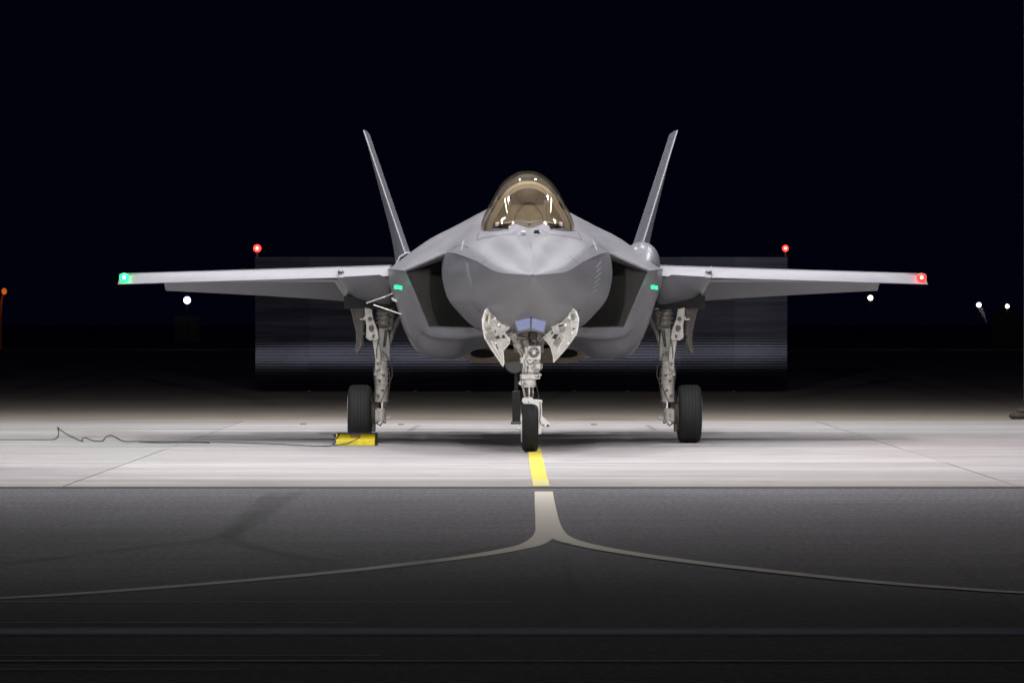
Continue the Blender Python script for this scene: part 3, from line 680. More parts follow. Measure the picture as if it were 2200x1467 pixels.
# ---------------- canopy and cockpit
CAN = [(2.72, .06, 2.635, 2.645), (2.80, .20, 2.63, 2.70), (2.95, .30, 2.635, 2.785), (3.2, .39, 2.64, 2.92), (3.5, .455, 2.62, 3.06), (3.9, .515, 2.62, 3.215), (4.3, .55, 2.625, 3.325), (4.7, .572, 2.63, 3.378), (5.2, .575, 2.645, 3.39), (5.8, .55, 2.70, 3.35), (6.4, .48, 2.8, 3.25), (7.0, .36, 2.95, 3.12)]
SH = [(1, 0), (.99, .12), (.945, .235), (.875, .35), (.79, .47), (.715, .58), (.645, .69), (.55, .79), (.42, .885), (.24, .968), (.11, .995), (0, 1)]
def can_row(b, grow=0.0, zoff=0.0):
    i = next((j for j in range(len(CAN) - 1) if b <= CAN[j + 1][0]), len(CAN) - 2)
    pts = catmull([CAN[j] for j in range(len(CAN))], 6)
    j = next((j for j in range(len(pts) - 1) if b <= pts[j + 1][0]), len(pts) - 2)
    t = (b - pts[j][0]) / (pts[j + 1][0] - pts[j][0]); _, w_, zb, zt = [lin(a, c, t) for a, c in zip(pts[j], pts[j + 1])]
    half = [(x * (w_ + grow), b, zb + zoff + (zt - zb + grow) * z) for x, z in SH]
    half = catmull(half, 3)
    return half + [(-x, y, z) for x, y, z in reversed(half[:-1])]
cn = empty('canopy', parent=jet)
MB().grid([can_row(b) for b in [2.72, 2.76, 2.8, 2.87] + bs(2.95, 4.72, 18)]).build('windscreen_glass', M['glass'], cn, smooth=80)
MB().grid([can_row(b) for b in bs(4.735, 6.6, 18)]).build('rear_glass', M['glass'], cn, smooth=80)
def arch(b, g0, g1, th):
    m = MB(); a0, a1 = can_row(b, g0), can_row(b, g1); c0, c1 = can_row(b + th, g0), can_row(b + th, g1)
    m.grid([a0, a1, c1, c0, a0]); return m
arch(3.92, -.075, -.02, .10).build('canopy_bow', M['bow'], cn)
arch(6.55, -.03, .012, .12).build('rear_arch', M['paint'], cn)
sill = MB()
for s in (1, -1):
    for (b0, b1) in zip(bs(2.85, 6.5, 24)[:-1], bs(2.85, 6.5, 24)[1:]):
        p, q = can_row(b0)[0], can_row(b1)[0]
        sill.grid([[(s * (p[0] - .03), b0, p[2] + .012), (s * (p[0] + .018), b0, p[2] + .014), (s * (p[0] + .03), b0, p[2] - .06)], [(s * (q[0] - .03), b1, q[2] + .012), (s * (q[0] + .018), b1, q[2] + .014), (s * (q[0] + .03), b1, q[2] - .06)]])
sill.build('sill', M['paint'], cn)
# interior
ck = empty('cockpit', parent=jet)
t_ = MB(); t_.box((0, 4.4, 2.70), (.80, 2.4, .05)); t_.box((.36, 4.7, 2.72), (.10, 2.0, .06)); t_.box((-.36, 4.7, 2.72), (.10, 2.0, .06)); t_.box((0, 5.75, 2.85), (.8, .06, .4)); t_.build('cockpit_tub', M['tub'], ck, bevel=.01)
gsh = MB(); gsh.grid([[(x, b, 2.70 + (.055 * (1 - ((abs(x) - .12) / .2) ** 2) if abs(x) < .32 else 0) * min(1, (b - 2.95) * 3 + .3)) for x in bs(-.36, .36, 24)] for b in bs(2.95, 3.9, 8)]); gsh.build('glareshield', M['tub'], ck, smooth=60)
MB().box((0, 4.05, 2.83), (.44, .03, .24)).build('display_panel', M['tub'], ck, bevel=.01)
st = MB(); st.box((0, 4.95, 3.0), (.40, .14, .5)); st.box((0, 4.93, 3.2), (.28, .12, .14)); st.box((0, 4.7, 2.78), (.4, .5, .1)); st.build('seat', M['seat'], ck, bevel=.03)
MB().ball((0, 4.68, 3.08), .135, (1, 1.1, 1.15)).build('headrest', M['seat'], ck)
MB().tube([(-.16, 4.85, 3.20), (-.08, 4.85, 3.245), (.08, 4.85, 3.245), (.16, 4.85, 3.20)], .012).build('grab_rail', M['steel'], ck)

# fairing in front of the windscreen: twin hump, blister with a sensor and a port
hump = MB(); rows = []
for b in bs(2.55, 3.12, 10):
    row = []
    for x in bs(-.46, .46, 36):
        k = max(0, min(1, (b - 2.55) / .5)); k = k * k * (3 - 2 * k)
        h = .085 * max(0, 1 - ((abs(x) - .125) / .13) ** 2) ** .6 + .035 * math.exp(-(x / .42) ** 4)
        a = top_at(min(b, 3.1), min(5, 5 * abs(x) / .86)); 
        row.append((x, b, a.z - .004 + h * k))
    rows.append(row)
hump.grid(rows).build('windscreen_fairing', M['paint'], jet, smooth=60)
bl = MB(); rows = []
for b in bs(2.02, 2.5, 10):
    k = (b - 2.02) / .48
    rows.append([(x, b, top_at(b, min(5, 5 * abs(x) / .7)).z - .012 + .05 * (math.sin(min(1, k * 1.3) * math.pi / 2)) * max(0, 1 - (abs(x) / .24) ** 4)) for x in bs(-.25, .25, 24)])
bl.grid(rows).build('sensor_blister', M['paint'], jet, smooth=60)
x_, b_, z_ = P(1124, 499.5, 2.2)
MB().ball((x_, 2.12, z_ ), .034, (1.1, .6, .6), 10).build('round_port', M['palemark'], jet, label='small round white port in front of the windscreen')
a, b1, c = P(1153, 498, 2.2)
MB().prism([(a - .04, 2.17, c - .018), (a + .04, 2.17, c - .018), (a + .022, 2.17, c + .018), (a - .022, 2.17, c + .018)], (0, .06, 0)).build('vent_port', M['black'], jet, smooth=0, label='small black trapezoid vent in front of the windscreen')

# seams following the skin
def surf_strip(m, fn, path, wd, off):
    pts = []
    n = 14
    for (b0, v0), (b1, v1) in zip(path[:-1], path[1:]):
        for k in range(n + 1): 
            t = k / n; b, v = lin(b0, b1, t), lin(v0, v1, t); p = fn(b, v); e = .01
            nn = (fn(b + e, v) - p).cross(fn(b, min(v + .02, 4.99)) - p)
            if nn.length < 1e-9: continue
            nn.normalize()
            if nn.z < 0 and fn is top_at: nn = -nn
            if fn is low_at and nn.x < 0: nn = -nn
            pts.append((p + nn * off, nn))
    L, R = [], []
    for i, (p, nn) in enumerate(pts):
        d = (pts[min(i + 1, len(pts) - 1)][0] - pts[max(i - 1, 0)][0])
        if d.length < 1e-6: d = Vector((0, 1, 0))
        sd = d.normalized().cross(nn).normalized() * wd / 2; L.append(p - sd); R.append(p + sd)
    m.grid([L, R])
for path in ([(2.3, 1.0), (2.5, 2.2), (2.95, 3.35)], [(2.95, 3.35), (3.7, 2.7)], [(3.9, 3.2), (4.3, 4.9)], [(1.62, 3.6), (1.7, 4.9)], [(2.9, 4.2), (3.6, 4.15), (4.2, 4.4)]):
    se = MB(); surf_strip(se, top_at, path, .015, .0035); se.build('panel_seam', M['seam'], jet, smooth=0, rn=False); se.mir().build('panel_seam', M['seam'], jet, smooth=0, rn=False)
for path in ([(3.0, 2.0), (2.9, 2.9), (2.6, 3.6)], [(4.1, .2), (4.2, 1.2)], [(2.35, 3.2), (2.2, 4.2)]):
    se = MB(); surf_strip(se, low_at, path, .011, .0035); se.build('panel_seam', M['seam'], jet, smooth=0, rn=False); se.mir().build('panel_seam', M['seam'], jet, smooth=0, rn=False)
sl = MB(); surf_strip(sl, top_at, [(3.9, 3.65), (3.2, 4.55)], .022, .005); sl.both().build('pale_slot', M['palemark'], jet, smooth=0, rn=False)
# stencil rows and louvres
for k in range(6):
    lv = MB(); b = 3.35 + .02 * k; surf_strip(lv, low_at, [(3.35, .42 + .24 * k), (2.95, .62 + .24 * k)], .022, .005)
    lv.build('louvre', M['palemark'], jet, smooth=0, rn=False)
stn = MB()
for k in range(7): surf_strip(stn, low_at, [(2.72 - .02 * k, .40 + .15 * k), (2.52 - .02 * k, .47 + .15 * k)], .02, .004)
stn.mir().build('stencil', M['palemark'], jet, smooth=0, rn=False)
an = MB(); surf_strip(an, low_at, [(3.15, 2.0), (3.0, 2.6)], .02, .005); an.both().build('antenna_strip', M['palemark'], jet, smooth=0, rn=False)
for k in range(3):
    for s in (1, -1):
        m_ = MB(); surf_strip(m_, top_at, [(3.0 + .05 * k, 3.5 - .25 * k), (2.98 + .05 * k, 2.9 - .2 * k)], .012, .005)
        (m_ if s > 0 else m_.mir()).build('stencil', M['palemark'], jet, smooth=0, rn=False)

# faceted blue sensor window
ew = empty('targeting_sensor', parent=jet)
Lq = [P(1106, 690, 1.75), P(1139, 683, 1.35), P(1139, 705, 1.5), P(1114, 711.5, 1.85)]
Rq = [P(1142.4, 683, 1.35), P(1173, 690, 1.75), P(1168, 713, 1.85), P(1142.4, 705, 1.5)]
MB().prism(Lq, (0, .02, .0)).build('window_facet', M['blue'], ew, smooth=0)
MB().prism(Rq, (0, .02, .0)).build('window_facet', M['blue'], ew, smooth=0)
hs = MB()
O1 = [P(1102, 687, 1.85), P(1140.5, 679, 1.36), P(1177, 687, 1.85), P(1170, 717, 1.95), P(1141, 710, 1.56), P(1112, 716, 1.95)]
I1 = [(x * .9, 2.3, 1.53) for x, b, z in O1]
hs.v = [tuple(Vector(p) + Vector((0, .03, 0))) for p in O1] + [tuple(p) for p in [(O1[i][0] * .95, 2.25, O1[i][2] + (.03 if i > 2 else 0)) for i in range(6)]]
hs.f = [(i, (i + 1) % 6, (i + 1) % 6 + 6, i + 6) for i in range(6)] + [(0, 1, 2, 3, 4, 5)]
hs.build('sensor_housing', M['paint'], ew, smooth=0)
MB().cyl(P(1140.6, 682, 1.33), P(1140.6, 705.5, 1.49), .006).build('centre_frame', M['seam'], ew)

# green formation strips
for s, nm in ((1, 'right'), (-1, 'left')):
    for k, wd in ((0, .045), (1, .075)):
        x0_, _, z0_ = PH(270 + k * 9 if s < 0 else 283 - k * 8, 617.5 + (k - .5) * (-1.5), 6.0)
        m_ = MB().box((0, 0, 0), ((.062 if k else .038) * (1 if s < 0 else (.75)), .012, .05), Matrix.Rotation(-.3 * 1, 3, 'Z')); m_.v = [(s * (x + x0_ - (.0 if s < 0 else .02)), y + 5.98, z + z0_) for x, y, z in m_.v]
        m_.build('formation_light', M['green_strip'], jet, smooth=0)

# gun fairing (right in the photo) and open auxiliary door (left)
g_ = MB(); rows = []
for k in bs(0, 1, 20):
    b = 6.6 + 3.2 * k; h = math.sin(math.pi * min(1, (k * 1.05)) ** .55) if k > 0 else 0
    rows.append([(1.475 + .235 * math.cos(a) * (.25 + .75 * h), b, 2.26 + .30 * h * math.sin(a) ** .8 * (1 if a <= math.pi else -1) if 0 <= a <= math.pi else 2.2) for a in bs(0, math.pi, 16)])
g_.grid([[(x.real if isinstance(x, complex) else x, y, (z.real if isinstance(z, complex) else z)) for x, y, z in r] for r in rows]).build('gun_fairing', M['paint'], jet, smooth=60, label='raised hump on the right shoulder')
ax = empty('auxiliary_door', parent=jet)
o_ = [P(850, 571, 7.6), P(859, 552, 7.6), P(875, 543, 7.6), P(897, 546.5, 7.6)]
MB().tube(o_, .014, 8).build('door_frame', M['edge'], ax)
MB().prism([P(851, 575, 7.62), P(860, 553, 7.62), P(875, 545, 7.62), P(897, 549, 7.62), P(890, 556, 7.62)], (0, .9, 0)).build('door_recess', M['black'], ax, smooth=0)

# tan ventral fairings
for s in (1, -1):
    o_ = [(205, 0), (60, 0)]
    outl = [PH(h, y, 8.6) for h, y in ((10, 752), (60, 746), (100, 744), (118, 747), (138, 760), (112, 780), (90, 781), (50, 778), (10, 777))]
    m_ = MB().prism(outl, (0, 1.6, .1)); (m_ if s > 0 else m_.mir()).build('ventral_fairing', M['tan'], jet, smooth=0, bevel=.02, label='tan coloured fairing under the belly')
    m_ = MB(); c = PH(88, 759.5, 8.58)
    m_.lathe(c, (0, 1, 0), [(0, .001), (0, .10), (.02, .105)], 24); m_.v = [(c[0] + (x - c[0]) * 1.6, y, c[2] + (z - c[2]) * .55) for x, y, z in m_.v]
    (m_ if s > 0 else m_.mir()).build('exhaust_port', M['black'], jet)
# small bay-door marks under the intakes
for s in (1, -1):
    m_ = MB(); c = PH(165, 742, 6.63); m_.ball(c, .09, (1.6, .25, .22), 10); (m_ if s > 0 else m_.mir()).build('belly_blister', M['paint'], jet)

# ---------------- nose gear
ng = empty('nose_gear', parent=jet); B = 3.3
def pbox(m, x0, x1, y0, y1, b0, b1):           # box from pixel rectangle at depth B
    p, q = P(x0, y0, B), P(x1, y1, B); m.box(((p[0] + q[0]) / 2, (b0 + b1) / 2, (p[2] + q[2]) / 2), (abs(q[0] - p[0]), b1 - b0, abs(q[2] - p[2]))); return m
def pcyl(m, x, y0, y1, r, r1=None, b=None, n=24): return m.cyl(P(x, y0, b or B), P(x, y1, b or B), r, r1, n)
h = MB(); pbox(h, 1123, 1160, 762, 800, 3.14, 3.42); pbox(h, 1127, 1157, 745, 765, 3.16, 3.4); pbox(h, 1118, 1127, 772, 780, 3.1, 3.2); pbox(h, 1150, 1165, 780, 792, 3.1, 3.25)
h.cyl(P(1120, 775, 3.12), P(1130, 760, 3.12), .03); pcyl(h, 1139, 790, 806, .1)
h.build('strut_housing', M['gearw'], ng, bevel=.012)
for (x0, x1, y0, y1) in ((1145, 1160, 775, 789), (1146, 1158, 792, 801), (1131, 1135, 785, 796)): pbox(MB(), x0, x1, y0, y1, 3.115, 3.15).build('connector_box', M['gearg'], ng, bevel=.006)
b_ = MB()
for (x, y) in ((1134, 790), (1138, 772), (1133, 799), (1151, 773)): b_.cyl(P(x, y, 3.10), P(x, y, 3.15), .010, None, 8)
b_.build('bolt', M['darkpart'], ng)
c_ = MB(); pbox(c_, 1117, 1160, 803, 814, 3.1, 3.5); pcyl(c_, 1160, 802, 808, .02, b=3.08); c_.build('steering_collar', M['gearw'], ng, bevel=.01)
c_ = MB(); pcyl(c_, 1137, 815, 828, .083, .078); pcyl(c_, 1135.5, 828.5, 831.5, .085); c_.cyl(P(1117, 822, 3.2), P(1124, 822, 3.2), .03); c_.cyl(P(1116, 826, 3.2), P(1121, 818, 3.2), .02); c_.build('lower_collar', M['gearw'], ng)
c_ = MB(); pcyl(c_, 1137, 800, 856, .040); c_.build('piston', M['chrome'], ng)
c_ = MB(); c_.tube([P(1124, 832, 3.4), P(1126, 842, 3.5), P(1128, 852, 3.45)], .014); c_.tube([P(1143, 832, 3.4), P(1145, 842, 3.5), P(1143, 852, 3.45)], .014); c_.build('torque_link', M['gearw'], ng)
f_ = MB(); poly = [(1121, 862), (1123, 855), (1130, 853), (1143, 853), (1146, 857), (1165, 859), (1166, 863), (1164, 866), (1165, 894), (1181, 908), (1183, 912), (1181, 917), (1170, 917), (1164, 921), (1163, 932), (1153, 934), (1155, 915), (1154, 880), (1150, 870), (1143, 868), (1126, 868)]
f_.prism([P(x, y, 3.22) for x, y in poly], (0, .13, 0)); f_.build('fork', M['gearw'], ng, smooth=0, bevel=.012)
b_ = MB(); b_.cyl(P(1177, 914, 3.19), P(1177, 914, 3.23), .016, None, 12); b_.cyl(P(1168, 913, 3.205), P(1168, 913, 3.23), .010, None, 10); b_.cyl(P(1135.5, 863, 3.205), P(1135.5, 863, 3.23), .008, None, 8); b_.build('bolt', M['darkpart'], ng)
def wheel(parent, c, R, W, side, rimlab=None):
    h = W / 2; prof = [(-h * .8, R * .55), (-h * .97, R * .68), (-h, R * .80), (-h * .93, R * .91), (-h * .78, R * .965), (-h * .6, R * .988)]
    for g in (-.42, -.14, .14, .42):
        prof += [(h * (g - .03), R * .998), (h * (g - .022), R * .975), (h * (g + .022), R * .975), (h * (g + .03), R * .998)]
    prof += [(-a, r) for a, r in reversed(prof[:6])]
    MB().lathe(c, (1, 0, 0), prof, 72).build('tyre', M['rubber'], parent, smooth=38)
    m_ = MB(); m_.lathe(c, (1, 0, 0), [(-h * .55, .001), (-h * .55, R * .3), (-h * .75, R * .42), (-h * .93, R * .57), (-h * .99, R * .60), (-h * .6, R * .5), (h * .6, R * .5), (h * .99, R * .60), (h * .93, R * .57), (h * .75, R * .42), (h * .55, R * .3), (h * .55, .001)], 40)
    m_.build('rim', M['gearw'], parent)
wheel(ng, (0.012, B, .288), .288, .195, 1)
MB().cyl((-.14, B, .288), (.17, B, .288), .03).build('axle', M['gearw'], ng)
MB().cyl((-.095, B, .288), (-.062, B, .288), .165, .18, 40).build('hub_cap', M['gearw'], ng)
MB().box(P(1114, 918, B), (.04, .06, .045)).build('axle_nut', M['steel'], ng, bevel=.01)
# taxi light in its square plate
l_ = MB(); pbox(l_, 1134, 1161, 743, 772, 3.08, 3.13); l_.build('light_plate', M['gearw'], ng, bevel=.006)
M['lightglass'] = mat('unlit_lamp_glass', (.55, .55, .52), .15, .7, .5, 40)
c = P(1147, 757, 3.075); MB().lathe(c, (0, -1, 0), [(-.02, .068), (.008, .068), (.010, .060), (.004, .056), (-.004, .03), (-.006, .001)], 28).build('taxi_light', M['lightglass'], ng)
m_ = MB()
for k in range(8):
    a = k * math.pi / 4; m_.box((c[0] + .042 * math.cos(a), c[1] - .006, c[2] + .042 * math.sin(a)), (.017, .008, .017), Matrix.Rotation(-a, 3, 'Y'))
m_.build('light_rib', M['darkpart'], ng)
# drag brace on the left, rear trunnion structure
d_ = MB(); d_.cyl(P(1096, 710, 2.9), P(1111, 740, 3.05), .036); d_.cyl(P(1110, 738, 3.05), P(1128, 772, 3.15), .026); d_.cyl(P(1105, 742, 3.0), P(1117, 736, 3.0), .022); d_.cyl(P(1107, 713, 3.0), P(1119, 742, 3.1), .014); d_.box(P(1111, 742, 3.02), (.09, .08, .06), Matrix.Rotation(.6, 3, 'Y')); d_.box(P(1101, 720, 2.95), (.08, .08, .05), Matrix.Rotation(.6, 3, 'Y')); d_.build('drag_brace', M['gearg'], ng, bevel=.004)
d_ = MB(); d_.cyl(P(1103, 714, 2.88), P(1108, 724, 2.92), .02); d_.cyl(P(1112, 730, 2.97), P(1116, 738, 3.0), .013); d_.build('brace_piston', M['chrome'], ng)
d_ = MB(); pbox(d_, 1124, 1136, 714, 748, 3.5, 3.6); pbox(d_, 1154, 1163, 712, 748, 3.45, 3.6); pbox(d_, 1110, 1175, 722, 727, 3.5, 3.56); pbox(d_, 1128, 1160, 738, 748, 3.35, 3.5)
d_.tube([P(1172, 728, 3.3), P(1161, 746, 3.25)], .012); d_.build('trunnion', M['gearg'], ng, bevel=.006)
MB().tube([P(1137, 714, 3.3), P(1136, 724, 3.2), P(1140, 734, 3.15), P(1149, 738, 3.2)], .010).build('hose', M['cable'], ng)
MB().tube([P(1110, 722, 3.35), P(1124, 726, 3.3), P(1135, 724, 3.3)], .008).build('pipe', M['steel'], ng)
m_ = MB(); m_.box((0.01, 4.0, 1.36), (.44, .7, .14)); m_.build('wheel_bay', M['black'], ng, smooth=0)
m_ = MB()
for y in (3.55, 3.7): m_.box((0.01, y, 1.38), (.42, .05, .07))
m_.box((0, 3.62, 1.28), (.36, .05, .2)); m_.build('bay_rib', M['gearg'], ng, bevel=.006)

for k, (pts, r_) in enumerate([([(1126, 748, 3.12), (1124, 765, 3.1), (1128, 785, 3.1), (1125, 802, 3.12)], .006), ([(1160, 770, 3.1), (1163, 785, 3.09), (1159, 800, 3.1), (1156, 812, 3.08)], .006),
        ([(1131, 774, 3.1), (1137, 782, 3.08), (1146, 778, 3.09)], .005), ([(1120, 806, 3.08), (1119, 818, 3.08), (1125, 834, 3.15), (1127, 852, 3.2)], .006),
        ([(1150, 815, 3.1), (1153, 830, 3.12), (1156, 845, 3.15), (1158, 858, 3.18)], .005), ([(1160, 862, 3.2), (1161, 885, 3.2), (1160, 905, 3.2), (1166, 915, 3.2)], .005),
        ([(1165, 720, 3.4), (1158, 730, 3.3), (1152, 742, 3.15)], .007), ([(1112, 745, 3.05), (1120, 757, 3.08), (1124, 770, 3.1)], .006)]):
    MB().tube(catmull([P(*p) for p in pts], 5), r_, 6).build('hydraulic_hose' if k % 2 else 'cable_run', M['cable' if k % 3 else 'steel'], ng)
for (x, y, w_, h_) in ((1127, 764, 5, 3), (1141, 788, 4, 5), (1124, 821, 6, 3), (1148, 808, 8, 3), (1160, 790, 4, 3)):
    pbox(MB(), x, x + w_, y, y + h_, 3.085, 3.11).build('clamp', M['gearg'], ng, bevel=.003)
# nose gear doors: pixel outlines on a slanted plane, inner face with raised rims, ribs and boxes
def door(outline, inner_dark, boxes, ribs, side, ochres=()):
    r = empty('gear_door', parent=jet)
    xo = 1043 if side < 0 else 1243
    def Q(x, y, k=0.0): t = abs(x - xo) / 60.0; b = 2.14 + .30 * t; p = P(x, y, b); return (p[0], p[1] + k, p[2])
    pts = [Q(x, y) for x, y in outline]
    MB().prism(pts, (0, .035, 0)).build('door_panel', M['gearw'], r, smooth=0, bevel=.004)
    MB().tube(pts + [pts[0]], .010, 6).build('door_rim', M['gearw'], r)
    for poly in inner_dark: MB().prism([Q(x, y, -.012) for x, y in poly], (0, .01, 0)).build('recess', M['darkpart'], r, smooth=0)
    for poly in boxes: MB().prism([Q(x, y, -.055) for x, y in poly], (0, .05, 0)).build('stiffener', M['gearg'], r, smooth=0, bevel=.006)
    for path in ribs: MB().tube([Q(x, y, -.02) for x, y in path], .014, 8).build('rib', M['gearw'], r)
    for poly in ochres: MB().prism([Q(x, y, -.02) for x, y in poly], (0, .015, 0)).build('sealant_patch', M['ochre'], r, smooth=0)
    for (x, y) in ([o for o in outline[::2]]): pass
    hx = MB()
    for (x, y, rr_) in ((xo + (-side) * 18, 682, .022), (xo - side * 28, 698, .015), (xo - side * 14, 715, .012), (xo - side * 22, 737, .012)): 
        q = Q(x, y, -.03); hx.cyl(q, (q[0], q[1] + .03, q[2]), rr_, None, 12)
    hx.build('latch', M['steel'], r)
    return r
zl = lambda L: [(1030 + x / 9.167, 640 + y / 9.167) for x, y in L]
zr = lambda L: [(1130 + x / 9.167, 640 + y / 9.167) for x, y in L]
door(zl([(285, 145), (120, 240), (60, 420), (75, 600), (110, 790), (250, 1020), (380, 1210), (465, 1340), (480, 1270), (460, 1030), (590, 880), (600, 800), (480, 680), (560, 610), (610, 535), (540, 440), (420, 350), (250, 260)]),
     [zl(l) for l in ([(335, 550), (400, 515), (415, 580)], [(305, 770), (390, 730), (400, 800), (330, 800)], [(450, 740), (490, 720), (510, 790), (450, 795)], [(440, 495), (465, 490), (462, 515), (445, 515)], [(320, 900), (335, 900), (375, 1000), (355, 1000)])],
     [zl(l) for l in ([(230, 340), (290, 330), (300, 400), (235, 420)], [(120, 560), (190, 580), (200, 640), (130, 640)], [(150, 690), (280, 660), (300, 790), (200, 850), (130, 760)])],
     [zl(l) for l in ([(180, 520), (330, 520), (450, 440)], [(350, 690), (480, 670), (600, 545)], [(260, 870), (420, 825), (530, 810)], [(120, 250), (200, 300), (180, 500)], [(460, 1030), (580, 890)], [(75, 600), (250, 870), (440, 1200)])], -1,
     [zl(l) for l in ([(145, 340), (185, 340), (160, 460), (120, 455)], [(205, 570), (230, 590), (215, 625), (198, 610)], [(300, 640), (330, 630), (325, 690), (305, 700)])])
door(zr([(830, 145), (985, 270), (1035, 420), (1015, 600), (990, 710), (780, 1000), (545, 1260), (545, 1100), (480, 940), (350, 770), (430, 700), (480, 660), (540, 640), (505, 560), (520, 480), (590, 410), (660, 360), (840, 280)]),
     [zr(l) for l in ([(640, 520), (780, 505), (700, 560), (640, 575)], [(500, 670), (540, 660), (530, 700), (500, 740)], [(560, 710), (640, 720), (580, 820), (510, 790)], [(920, 590), (985, 605), (925, 630)], [(560, 480), (595, 475), (590, 510), (565, 510)])],
     [zr(l) for l in ([(890, 320), (940, 320), (960, 440), (900, 440)], [(640, 590), (770, 580), (760, 660), (680, 670)], [(570, 830), (660, 760), (700, 860), (600, 960), (530, 900)])],
     [zr(l) for l in ([(860, 300), (890, 440), (900, 590)], [(610, 520), (760, 490), (880, 480)], [(560, 640), (660, 700), (770, 730)], [(770, 730), (660, 960), (600, 1050)], [(860, 300), (980, 290)], [(915, 450), (1030, 440)], [(350, 770), (500, 950), (550, 1150)])], 1,
     [zr(l) for l in ([(905, 330), (935, 330), (950, 430), (915, 430)], )])
# small pointed flap edges above the doors
for s in (1, -1):
    a = PH(100, 673, 2.7); b_ = PH(82, 662, 2.6); c = PH(63, 650, 2.5) if False else PH(76, 656, 2.55)
    m_ = MB().tube([PH(108, 668, 2.75), PH(96, 661, 2.7), PH(78, 654.5, 2.6)], .008, 6); (m_ if s > 0 else m_.mir()).build('door_edge', M['seam'], jet)

# ---------------- main gear (measured on the left one, mirrored for the right)
def main_gear(s):
    r = empty('main_gear', parent=jet)
    def X(m): return m.mir() if s > 0 else m
    B = 8.0
    q = lambda x, y, b=8.0: P(x, y, b)
    MB().cyl((s * 2.24, 8.0, .372), (s * 2.266, 8.0, .372), .25, .235, 40).build('hub_cap', M['gearg'], r)
    r_c = (-2.11, 8.0, .372)
    c = r_c if s < 0 else (2.11, 8.0, .372)
    wheel(r, c, .372, .30, s)
    def cyl(m, x, y0, y1, rr_, r1=None, x1=None, b=8.0, n=24): return m.cyl(q(x, y0, b), q(x if x1 is None else x1, y1, b), rr_, r1, n)
    m = MB(); cyl(m, 819, 775, 800, .080, .086); cyl(m, 820, 800, 862, .082, .082); cyl(m, 820, 800, 803, .096); cyl(m, 820, 811, 814, .094); cyl(m, 820, 822, 825, .094); cyl(m, 820, 858, 863, .090)
    m.box(q(811, 786, 7.92), (.05, .05, .1)); m.cyl(q(803, 805, 7.95), q(810, 805, 7.95), .02); X(m).build('outer_cylinder', M['gearg'], r)
    m = MB(); cyl(m, 821, 862, 878, .045); X(m).build('piston', M['chrome'], r)
    m = MB(); cyl(m, 818, 877, 904, .066, .062); m.box(q(806, 892, 8.0), (.10, .14, .16)); m.cyl(q(775, 890, 8.0), q(820, 890, 8.0), .05); m.box(q(832, 898, 8.0), (.09, .02, .05)); X(m).build('axle_housing', M['gearg'], r, bevel=.008)
    m = MB(); m.cyl(q(795, 890, 8.0), q(806, 890, 8.0), .17, .15, 32); m.box(q(803, 915, 7.95), (.05, .1, .14)); X(m).build('brake_unit', M['darkpart'], r, bevel=.01)
    m = MB(); m.tube([q(808, 907, 7.9), q(812, 911, 7.9), q(817, 914, 7.9), q(821, 908, 7.9)], .010); m.tube([q(800, 905, 7.9), q(806, 911, 7.9), q(812, 905, 7.9)], .009); m.tube([q(822, 905), q(828, 909), q(829, 904)], .010); X(m).build('towing_ring', M['darkpart'], r)
    m = MB(); m.tube([q(836, 780), q(842, 786), q(843, 808), q(838, 820), q(836, 832), q(830, 842)], .007); m.tube([q(818, 862, 7.9), q(826, 845, 7.9), q(833, 825, 7.9)], .005); m.tube([q(840, 775), q(846, 772), q(850, 768)], .006); X(m).build('brake_hose', M['cable'], r)
    # perforated upper brace
    m = MB(); poly = [(783, 660), (799, 664), (802, 685), (812, 710), (814, 728), (809, 733), (801, 731), (795, 732), (786, 726), (787, 700), (784, 680)]
    m.prism([q(x, y, 7.82) for x, y in poly], (0, .10, 0)); X(m).build('side_brace', M['gearg'], r, smooth=0, bevel=.01)
    for hole in ([(793, 700), (801, 698), (804, 704), (802, 712), (796, 712), (792, 706)], [(799, 720), (805, 718), (804, 726), (800, 726)]):
        X(MB().prism([q(x, y, 7.81) for x, y in hole], (0, .02, 0))).build('brace_hole', M['darkpart'], r, smooth=0)
    X(MB().cyl(q(795, 685, 7.80), q(795, 685, 7.83), .028)).build('brace_bolt', M['darkpart'], r)
    m = MB(); m.cyl(q(773, 686, 7.85), q(786, 686, 7.85), .012); m.cyl(q(782, 684, 7.85), q(790, 684, 7.85), .03); X(m).build('brace_pin', M['gearg'], r)
    m = MB(); m.prism([q(x, y, 7.86) for x, y in [(800, 730), (812, 730), (817, 752), (819, 778), (807, 780), (804, 756)]], (0, .09, 0)); X(m).build('brace_link', M['gearg'], r, smooth=0, bevel=.01)
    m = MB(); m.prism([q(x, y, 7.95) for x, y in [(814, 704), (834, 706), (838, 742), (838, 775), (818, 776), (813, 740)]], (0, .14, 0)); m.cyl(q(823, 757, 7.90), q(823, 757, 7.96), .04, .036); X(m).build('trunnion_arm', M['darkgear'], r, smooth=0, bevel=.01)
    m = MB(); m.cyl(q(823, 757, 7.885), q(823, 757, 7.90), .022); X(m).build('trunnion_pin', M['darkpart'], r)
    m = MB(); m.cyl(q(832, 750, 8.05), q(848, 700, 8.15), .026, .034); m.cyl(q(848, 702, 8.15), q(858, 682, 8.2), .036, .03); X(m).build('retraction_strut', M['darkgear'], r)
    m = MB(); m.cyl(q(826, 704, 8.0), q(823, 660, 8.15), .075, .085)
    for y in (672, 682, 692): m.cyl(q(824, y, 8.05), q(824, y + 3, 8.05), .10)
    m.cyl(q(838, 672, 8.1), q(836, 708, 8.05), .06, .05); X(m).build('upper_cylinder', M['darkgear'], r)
    m = MB(); m.tube([q(828, 708, 7.93), q(824, 745, 7.93)], .008); m.tube([q(832, 708, 7.93), q(827, 745, 7.93)], .008); X(m).build('pipe', M['cable'], r)
